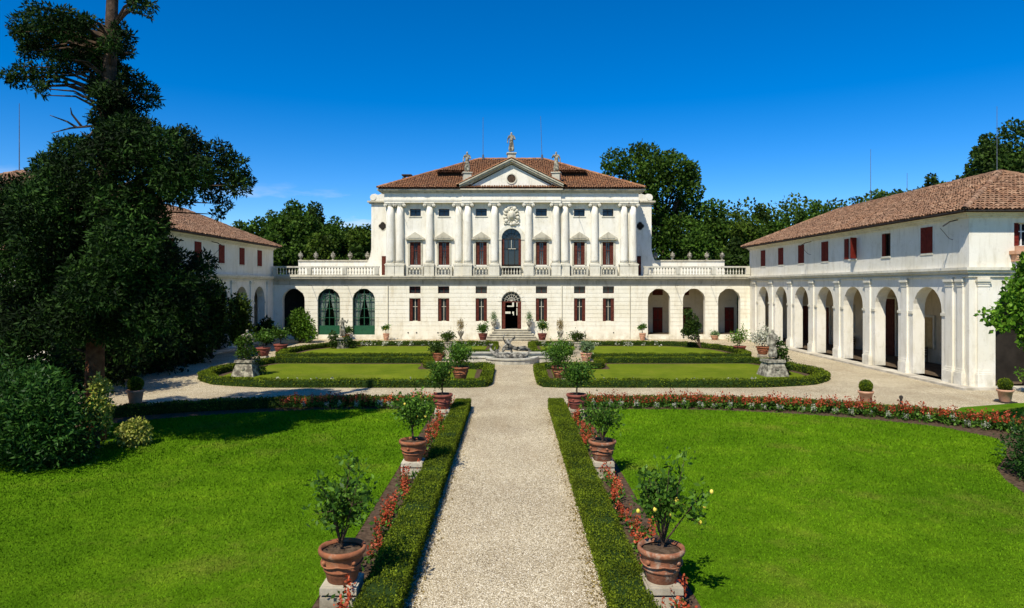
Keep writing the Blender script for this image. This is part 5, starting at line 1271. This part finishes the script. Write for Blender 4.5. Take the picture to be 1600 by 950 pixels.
# ------------------------------------------------------------------ garden statues with ivy
def vine(name, clumps, n, label, loc, ls=.14, mat='lf_dark', stems=(), cat='shrub', group=None, inner=.4, asp=.6, squash=.9):
    t = empty(name, loc, label, cat, group)
    V, F = cloud(clumps, n, ls, ls*asp, inner, squash=squash); npobj('foliage', V, F, mat, t, kind='stuff')
    mb = MB(); bx, by, bz = loc
    for c in clumps[:6] if not stems else stems: mb.tube([(bx+rnd.uniform(-.05, .05), by+rnd.uniform(-.05, .05), bz), (bx*.6+c[0]*.4, by*.6+c[1]*.4, bz*.5+c[2]*.5), c[:3]], [.05, .035, .015], 6)
    mb.build('stem', 'bark', t)
    return t
for s, side in ((-1, 'left'), (1, 'right')):
    x = s*14.6+(0 if s > 0 else -.15)
    t = empty('statue', (x, 37.9, 0), 'stone statue on a flared plinth inside the nearer %s parterre lawn' % side, 'statue', None, s*.08)
    q = MB(); q.add([(a*w_/2, b2*w_/2, z) for z, w_ in ((0, 1.3), (.2, 1.2), (.74, .86), (.76, 1.02), (.9, 1.02)) for a, b2 in ((-1, -1), (1, -1), (1, 1), (-1, 1))],
        [(i*4+k, i*4+(k+1) % 4, i*4+4+(k+1) % 4, i*4+4+k) for i in range(4) for k in range(4)]+[(16, 17, 18, 19)])
    ball_ = q.ball((0, -.5, .42), .13, 8, 6); link('pedestal', q.mesh('pedestal', 'statue'), t)
    f = link('figure', FM[0 if s > 0 else 2], t); f.location = (0, 0, .88); f.scale = (.98, .98, .98)
    cl = [(x+s*.55, 38.1, .5, .35), (x+s*.6, 38.2, 1.0, .38), (x+s*.5, 38.1, 1.45, .36), (x+s*.35, 38.2, 1.85, .25), (x+s*.8, 38.2, .3, .3)] if s > 0 else \
         [(x+.05, 37.7, 1.45, .42), (x-.2, 37.75, 1.9, .38), (x+.2, 37.8, 2.1, .3), (x+.35, 37.9, 1.1, .35), (x+.6, 38.1, .55, .3), (x+.7, 38.2, .2, .25), (x-.25, 37.7, 1.2, .3)]
    vine('ivy', cl, 1500, 'ivy climbing the %s parterre statue and its plinth' % side, (x+s*.75, 38.2, 0), .13, 'lf_dark' if s > 0 else 'lf_tree', cat='ivy')
t = statue((-13.6, 54.6, 0), 1.75, .8, .85, 1, 'dark stone statue in the farther left parterre before the green arches', .3, 'statue')
vine('ivy', [(-14.1, 54.4, .5, .5), (-13.2, 54.4, .6, .4), (-12.8, 54.5, .35, .35), (-14.3, 54.5, 1.0, .35), (-13.0, 54.6, 1.5, .25)], 1500, 'ivy round the base of the dark statue before the green arches', (-13.9, 54.8, 0), .15, 'lf_dark', cat='ivy')
vine('leaning_shrub', [(14.6, 54.6, 1.1, .45), (14.4, 54.5, 1.7, .55), (14.5, 54.5, 2.3, .5), (14.2, 54.6, 2.9, .3), (14.0, 54.5, 1.3, .35), (14.9, 54.6, 1.8, .35)], 1900, 'dark leaning evergreen on a bent stem in the farther right parterre', (15.2, 54.4, 0), .16, 'lf_dark')

# ------------------------------------------------------------------ shrubs
def shrub(name, x, y, h, r, n, ls, mat, label, k=9, seed=1, cat='shrub', group=None, asp=.5, top=1.0, spread=1.0):
    rg = random.Random(seed); cl = []
    for i in range(k):
        a = rg.uniform(0, 2*PI); q = rg.uniform(0, .65)*r; z = rg.uniform(.2, .85)*h
        f = 1-(z/h)**2*.6*top; cl.append((x+math.cos(a)*q*f*spread, y+math.sin(a)*q*f, z, r*rg.uniform(.35, .6)*min(1, .6+f*.4)))
    cl.append((x, y, h*.45, r*.7))
    return vine(name, cl, n, label, (x, y, 0), ls, mat, cat=cat, group=group, asp=asp, inner=.3, squash=1.0)
shrub('shrub', -13.35, 18.9, 2.5, 1.8, 24000, .15, 'lf_shrub', 'big dense green shrub at the left edge of the left lawn', 30, 3, asp=.34, top=1.1)
shrub('shrub', -15.2, 19.2, 3.1, 1.8, 13000, .15, 'lf_shrub', 'tall green shrub behind the big one at the left frame edge', 20, 5, asp=.34)
shrub('shrub', -12.75, 20.9, 2.6, .5, 2600, .10, 'lf_yellow', 'upright variegated yellow shrub by the conifer trunk', 10, 6, asp=.6)
shrub('shrub', -11.75, 21.2, .85, .62, 2600, .10, 'lf_yellow', 'low bright yellow green shrub at the shaded end of the left lawn', 10, 7, asp=.6)
shrub('shrub', -12.6, 18.9, 1.0, .8, 4000, .12, 'lf_dark', 'low dark shrub at the foot of the variegated one', 10, 8)
shrub('shrub', 14.3, 17.6, 1.5, 1.5, 13000, .10, 'lf_shrub', 'rounded dark green shrub at the right edge of the right lawn', 14, 9)
shrub('shrub', 16.6, 19.6, 1.5, 1.5, 7000, .12, 'lf_dark', 'dark shrub behind the rounded one at the right frame edge', 12, 10)
# planting before the left wing
shrub('round_shrub', -18.6, 59.6, 3.3, 1.35, 4400, .22, 'lf_bright', 'loose bright green shrub before the leftmost portico arch', 12, 12, top=.3)
shrub('tall_shrub', -20.3, 50.5, 4.6, 1.2, 5000, .24, 'lf_tree2', 'tall olive green shrub against the left arcade', 16, 13, top=.3)
shrub('tall_shrub', -20.6, 46.6, 5.6, 1.4, 8500, .24, 'lf_cedar', 'tall dark shrub between conifer and olive green shrub at the left arcade', 16, 14, top=.2)
shrub('tall_shrub', -20.6, 57.0, 2.4, .9, 2600, .24, 'lf_cedar', 'dark shrub at the far end of the left arcade', 12, 15, top=.2)
shrub('tall_shrub', -20.6, 42.6, 6.0, 1.9, 8500, .24, 'lf_cedar', 'tall dark shrub at the middle of the left arcade', 14, 16, top=.2)
shrub('tall_shrub', -17.6, 25.2, 3.4, 2.0, 6000, .2, 'lf_cedar', 'dark shrub directly behind the two big green shrubs at the left edge', 16, 28, top=.2)
shrub('tall_shrub', -19.2, 31.2, 4.6, 2.4, 5000, .22, 'lf_cedar', 'dark shrub behind the conifer trunk near the wing corner', 14, 18, top=.2)
shrub('tall_shrub', -22.5, 28.5, 5.2, 2.8, 5000, .22, 'lf_cedar', 'wide dark shrub at the left frame edge behind the conifer', 14, 19, top=.2)
shrub('tall_shrub', -20.4, 36.5, 5.6, 2.2, 8500, .24, 'lf_cedar', 'tall dark shrub at the near end of the left arcade', 14, 17, top=.2)

shrub('shadow_fill_shrub', -20.6, 39.6, 2.2, 2.0, 4500, .22, 'lf_cedar', 'added low shrub standing for the shadow before the nearer left arches', 16, 25, top=.2)  # three added shrubs stand for the dark ground shadow along the arcade
shrub('shadow_fill_shrub', -20.7, 44.0, 2.0, 1.6, 4500, .22, 'lf_cedar', 'added low shrub standing for the shadow before the middle left arches', 16, 26, top=.2)
shrub('shadow_fill_shrub', -20.7, 34.0, 2.6, 2.2, 4500, .22, 'lf_cedar', 'added low shrub standing for the shadow near the corner of the left wing', 16, 27, top=.2)
# ------------------------------------------------------------------ trees
def px(x, y, Y): return ((x-799)*Y/1060, Y, 5-(y-447)*Y/1060)
# big conifer
TY = 21.9; bx, by, _ = px(147, 600, TY)
con = empty('conifer_tree', (bx, by, 0), 'huge dark conifer on the left with open tiered upper branches', 'tree')
trunk = [(bx, by, 0), (bx+.03, by, 2.5), (bx+.12, by, 6), (bx+.35, by, 9), (bx+.5, by, 12), (bx+.62, by, 15), (bx+.68, by, 18.5)]
MB().tube(trunk, [.30, .25, .24, .22, .2, .16, .1], 12).build('trunk', 'bark', con, True)
MB().tube([(bx, by, 0), (bx+.015, by, 1.2), (bx+.03, by, 2.5), (bx+.06, by, 3.8)], [.36, .29, .27, .255], 12).build('lower_bark', 'redbark', con, True)
ups = [(172,70,16),(168,100,18),(166,150,26),(170,185,30),(45,40,26),(75,32,28),(105,38,30),(135,48,30),(60,62,28),(90,70,32),(125,75,30),(30,52,14),(45,80,18),(150,75,28),(185,45,14),(198,58,14),(190,75,20),(160,100,30),(120,98,24),(85,92,16),
       (178,120,28),(155,135,20),(205,125,20),(228,140,18),(238,158,14),(40,112,16),(14,118,12),(65,118,18),(62,138,12),(25,128,10),(90,115,14),(175,155,24),(200,160,22),(185,178,28),(215,8,14),(235,8,10),(232,25,6),(205,-12,18)]
lows = [(12,290,20),(34,296,20),(8,310,26),(15,345,30),(55,310,30),(120,470,55),(60,510,45),(160,195,18),(205,200,30),(185,215,36),(235,205,22),(110,235,30),(145,230,26),(80,262,30),(55,290,28),(160,250,40),(205,245,42),(250,235,40),(285,222,30),(305,240,28),(340,240,26),(365,258,24),(382,280,16),(345,275,26),(372,290,20),(330,300,20),(350,318,14),(340,335,10),(300,270,34),(270,280,34),(285,310,18),(235,300,36),
        (100,290,45),(140,310,50),(190,320,50),(60,330,45),(20,320,35),(20,370,45),(80,370,55),(140,380,60),(200,380,55),(235,350,32),(245,395,34),(285,410,26),(30,430,50),(90,430,60),(160,440,60),(220,440,50),(265,450,42),(310,430,26),(318,410,22),(325,455,20),(290,480,30),(240,490,40),(180,500,45),(110,500,50),(40,490,50),(20,530,40)]
cl = []
for (x, y, r) in ups: q = px(x, y, TY+rnd.uniform(-1.4, 1.4)); cl.append((*q, r*TY/1060*.88)); a_ = rnd.uniform(0, 6.3); cl.append((q[0]+math.cos(a_)*r*TY/1060*1.0, q[1]+rnd.uniform(-.4, .4), q[2]+math.sin(a_)*r*TY/1060*.6, r*TY/1060*.3))
for (x, y, r) in lows:
    for dY in ((0,) if r < 30 else (-1.5, 1.9)): q = px(x, y, TY+dY+rnd.uniform(-.8, 1.2)); cl.append((*q, r*TY/1060*.86))
V, F = cloud(cl, 190000, .16, .05, .40, .5, squash=.85); npobj('crown', V, F, 'lf_cedar', con, kind='stuff')
mb = MB()
def trunk_at(z):
    for a, b2 in zip(trunk[:-1], trunk[1:]):
        if a[2] <= z <= b2[2]: k = (z-a[2])/(b2[2]-a[2]); return tuple(a[i]+(b2[i]-a[i])*k for i in range(3))
    return trunk[-1]
for i, c in enumerate(cl):
    if i % 2 == 0 or c[3] < .4: zt = min(max(c[2]-.4, 2.5), 18); p = trunk_at(zt); mid = tuple((p[k]+c[k])/2 for k in range(2))+((p[2]+c[2])/2+.25,); mb.tube([p, mid, c[:3]], [.055, .032, .012], 5)
mb.build('limbs', 'bark', con)
mb = MB()
for a, b2, c_ in (((150, 196), (110, 200), (80, 208)), ((120, 199), (105, 190), (78, 180)), ((128, 198), (112, 178), (110, 168)), ((152, 150), (130, 152), (115, 145)), ((150, 152), (135, 145), (128, 133)), ((150, 200), (138, 214), (125, 205)), ((195, 83), (205, 82), (213, 75))):
    mb.tube([px(*a, TY), px(*b2, TY-.2), px(*c_, TY-.3)], [.045, .03, .012], 5)
mb.build('dead_branches', 'deadwood', con)

def auto_tree(name, X, Y, top, rad, mat, label, seed, n=9000, ls=.42, low=.10, k=30, shape=1.0, group='trees behind the villa', tr=.35, cat='tree', asp=.7, inner=.3):
    rg = random.Random(seed); cl = []
    zc, vr = top*.56, top*.46
    for i in range(k):
        d = Vector((rg.gauss(0, 1), rg.gauss(0, 1), rg.gauss(0, 1))).normalized(); q = rg.uniform(.4, .74); r = rad*rg.uniform(.24, .44)
        cl.append((X+d.x*rad*q, Y+d.y*rad*q, min(zc+d.z*vr*q*1.15, top-r*.9), r))
    r = rad*.26; tx = X+rg.uniform(-.2, .2)*rad; cl += [(tx, Y, top-r, r), (tx*.6+X*.4, Y, top-r*2.3, r*1.35), (X, Y, top-r*3.8, r*1.6)]
    cl.append((X, Y, top*.5, rad*.5)); cl.append((X, Y, top*.72, rad*.42))
    t_ = empty(name, (X, Y, -.06), label, cat, group)
    MB().tube([(X, Y, -.06), (X+.1, Y, top*.35), (X-.1, Y, top*.7)], [tr, tr*.7, tr*.3], 8).build('trunk', 'bark', t_, True)
    mb = MB()
    for c in cl[:k]:
        z0 = max(top*.15, c[2]*.55); mb.tube([(X, Y, z0), ((X+c[0])/2, (Y+c[1])/2, (z0+c[2])/2+.3), c[:3]], [tr*.35, tr*.22, .04], 5)
    mb.build('limbs', 'bark', t_)
    V, F = cloud(cl, int(n*1.35), ls, ls*asp, inner, .4, squash=.85); npobj('crown', V, F, mat, t_, kind='stuff')
def at(pxx, top_y, Y): return (pxx-799)*Y/1060, 5+(447-top_y)*Y/1060
def bt(pxx, top_y, Y, rpx, mat, label, seed, **kw):
    X, top = at(pxx, top_y, Y); auto_tree(kw.pop('name', 'broadleaf_tree'), X, Y, top, rpx*Y/1060, mat, label, seed, **kw)
# plane tree with explicit outline
PY_ = 94
pc = [(965,250,20),(985,262,24),(955,262,12),(1000,240,16),(1012,248,22),(1022,262,26),(1040,250,22),(1052,240,14),(1055,262,26),(1072,268,22),(1082,280,14),(1000,290,30),(1030,290,32),(1060,292,30),(1080,305,20),(990,310,24),(1010,330,30),(1045,325,34),(1075,330,26),(1030,360,36),(1065,360,34),(1030,395,36),(1068,395,34),(1000,365,20)]
X_, _, _ = px(1035, 400, PY_); pt_ = empty('plane_tree', (X_, PY_, -.06), 'tall broad tree with sky gaps rising behind the right end of the villa roof', 'tree', 'trees behind the villa')
cl = [(*px(x+rnd.uniform(-4, 4), y+rnd.uniform(-5, 5), PY_+rnd.uniform(-3, 3)), r*PY_/1060*rnd.uniform(.65, 1.0)) for x, y, r in pc]
V, F = cloud(cl, 21000, .42, .3, .28, .4, squash=.9); npobj('crown', V, F, 'lf_tree', pt_, kind='stuff')
mb = MB(); mb.tube([(X_, PY_, -.06), (X_+.2, PY_, 7), (X_, PY_, 13)], [.6, .5, .35], 10); mb.build('trunk', 'bark', pt_, True)
mb = MB()
for c in cl: mb.tube([(X_, PY_, min(13, c[2]*.6)), ((X_+c[0])/2, (PY_+c[1])/2, c[2]*.75), c[:3]], [.28, .16, .04], 5)
mb.build('limbs', 'bark', pt_)
bt(1120, 312, 90, 50, 'lf_tree', 'rounded mid green tree right of the tall broad tree', 51, n=9000)
bt(1165, 335, 86, 42, 'lf_tree2', 'lower olive green tree over the right terrace wall', 52, n=8000)
bt(1190, 318, 112, 22, 'lf_dark', 'slim dark tree poking above the trees over the right terrace', 53, n=4000, ls=.45)
bt(1090, 352, 82, 42, 'lf_tree', 'spreading lower tree directly behind the right terrace urns', 54, n=7000)
bt(1150, 372, 80, 36, 'lf_dark', 'low dark tree behind the right portico beside the wing', 55, n=6000)
bt(1225, 332, 100, 40, 'lf_tree', 'green tree above the far end of the right wing roof', 56, n=7000)
bt(1275, 312, 96, 38, 'lf_tree', 'first rounded tree behind the right wing roof', 57, n=7000)
bt(1320, 318, 100, 34, 'lf_tree2', 'second rounded tree behind the right wing roof', 58, n=5500)
bt(1365, 297, 92, 38, 'lf_tree', 'wide tree behind the middle of the right wing ridge', 59, n=7000)
bt(1405, 296, 96, 30, 'lf_dark', 'dark tree behind the right wing ridge beside the aerial', 60, n=5000)
bt(1455, 272, 90, 24, 'lf_dark', 'narrow dark tree peeking over the right wing ridge', 61, n=4000)
bt(1495, 276, 88, 26, 'lf_dark', 'small dark tree top left of the largest tree at the right edge', 62, n=3500)
bt(1572, 186, 62, 66, 'lf_dark', 'large dark tree towering over the right end of the wing roof', 63, n=20000, ls=.32, k=46)
bt(1660, 215, 64, 60, 'lf_dark', 'large dark tree at the very right edge behind the wing', 64, n=9000, ls=.34)
bt(400, 338, 92, 34, 'lf_tree', 'leftmost green tree behind the left wing end', 65, n=6500)
bt(450, 312, 90, 44, 'lf_tree', 'spreading tree behind the left terrace with a pointed top', 66, n=9000)
bt(490, 315, 98, 34, 'lf_dark', 'dark tree behind the middle of the left terrace', 67, n=6500)
bt(525, 338, 92, 34, 'lf_tree', 'rounded tree behind the left terrace urns', 68, n=6500)
bt(565, 350, 88, 32, 'lf_tree2', 'tree next to the left flank of the villa', 69, n=6000)
bt(430, 362, 80, 36, 'lf_tree', 'low tree beside the left wing roof', 70, n=6000)
bt(500, 365, 80, 38, 'lf_tree2', 'low bushy tree over the left terrace wall', 71, n=6500)
bt(555, 382, 80, 30, 'lf_dark', 'low dark tree at the foot of the villa left flank', 72, n=4500)
bt(325, 352, 100, 40, 'lf_dark', 'dark tree hidden low behind the left wing roof', 73, n=4000)
bt(-30, 285, 70, 60, 'lf_dark', 'dark tree at the far left behind the wing', 74, n=5000)
bt(1110, 345, 96, 46, 'lf_tree2', 'broad olive green tree filling between the tall tree and the right wing', 80, n=9000)
bt(1205, 345, 92, 34, 'lf_tree', 'low green tree at the far end of the right wing roof', 81, n=6000)
bt(1250, 328, 104, 30, 'lf_dark', 'darker tree between two green ones beyond the right wing end', 82, n=6000)
bt(1298, 322, 108, 30, 'lf_tree', 'green tree between the first and second rounded trees', 83, n=5000)
bt(1342, 308, 104, 30, 'lf_dark', 'dark tree between the second rounded tree and the wide one', 84, n=5000)
bt(1385, 300, 104, 28, 'lf_tree2', 'olive tree right of the wide tree behind the wing ridge', 85, n=5000)
bt(1440, 292, 100, 26, 'lf_dark', 'low dark tree beside the narrow one over the right wing ridge', 86, n=4500)
bt(1478, 284, 98, 24, 'lf_tree', 'green tree top just right of the narrow dark one', 87, n=4500)
bt(1520, 262, 84, 32, 'lf_dark', 'mid sized dark tree at the left foot of the largest right edge tree', 88, n=6000)
bt(1548, 208, 70, 44, 'lf_dark', 'left shoulder tree of the dark group at the right edge', 89, n=11000, ls=.34, k=34)
bt(375, 345, 104, 30, 'lf_tree', 'tree just above the end of the left wing roof', 90, n=5500)
bt(425, 328, 104, 34, 'lf_tree2', 'olive tree behind the leftmost terrace tree', 91, n=6500)
bt(475, 330, 88, 36, 'lf_tree', 'green tree directly behind the left terrace', 92, n=7500)
bt(540, 355, 96, 34, 'lf_dark', 'dark tree between rounded tree and villa flank', 93, n=6000)
wt = []
for i in range(106):
    xx = -62+i*1.35+rnd.uniform(-.6, .6)
    for k in range(3): wt.append((xx, 116+rnd.uniform(-3, 3), (3.5, 8.0, 12.4)[k]+rnd.uniform(-1, 1.4), rnd.uniform(2.0, 3.4)))
    if xx > 30: wt.append((xx, 116+rnd.uniform(-3, 3), 15.8+(xx-30)*.09+rnd.uniform(-1.2, 1.2), rnd.uniform(1.8, 3.0)))
V, F = cloud(wt, 52000, .55, .45, .3, .4); npobj('woodland', V, F, 'lf_tree2', label='continuous belt of woodland closing the view behind all the buildings', cat='woodland', kind='stuff')
# right foreground tree
rt = empty('small_tree', (18.5, 22.6, 0), 'bright green leafy tree leaning in at the right frame edge', 'tree')
cl = [(18.5, 22.4, 5.6, .6), (18.0, 22.3, 5.0, .6), (17.7, 22.4, 4.4, .5), (18.4, 22.3, 4.3, .75), (18.9, 22.6, 5.2, .9), (17.4, 22.4, 3.9, .35), (18.3, 22.2, 3.7, .5), (19.6, 22.6, 5.8, 1.0), (20.6, 22.6, 5.4, 1.1), (19.7, 22.4, 4.2, 1.0), (20.8, 22.8, 4.2, 1.1), (20.2, 22.6, 6.4, .9), (18.2, 22.3, 6.0, .3), (16.9, 22.4, 4.2, .25)]
cl = [(a-1.2, b_2, c-.15, d*.9) for a, b_2, c, d in cl]+[(17.0, 22.3, 3.3, .3), (17.6, 22.4, 3.1, .5)]
V, F = cloud(cl, 9500, .17, .12, .35, .5); npobj('crown', V, F, 'lf_bright', rt, kind='stuff')
mb = MB(); mb.tube([(18.5, 22.6, 0), (18.55, 22.6, 2.4), (18.5, 22.6, 4.4)], [.14, .11, .07], 9); mb.build('trunk', 'bark', rt, True)
mb = MB()
for c in cl: mb.tube([(18.53, 22.6, 2.6), ((18.5+c[0])/2, 22.5, c[2]*.85), c[:3]], [.05, .035, .012], 5)
mb.build('limbs', 'bark', rt)
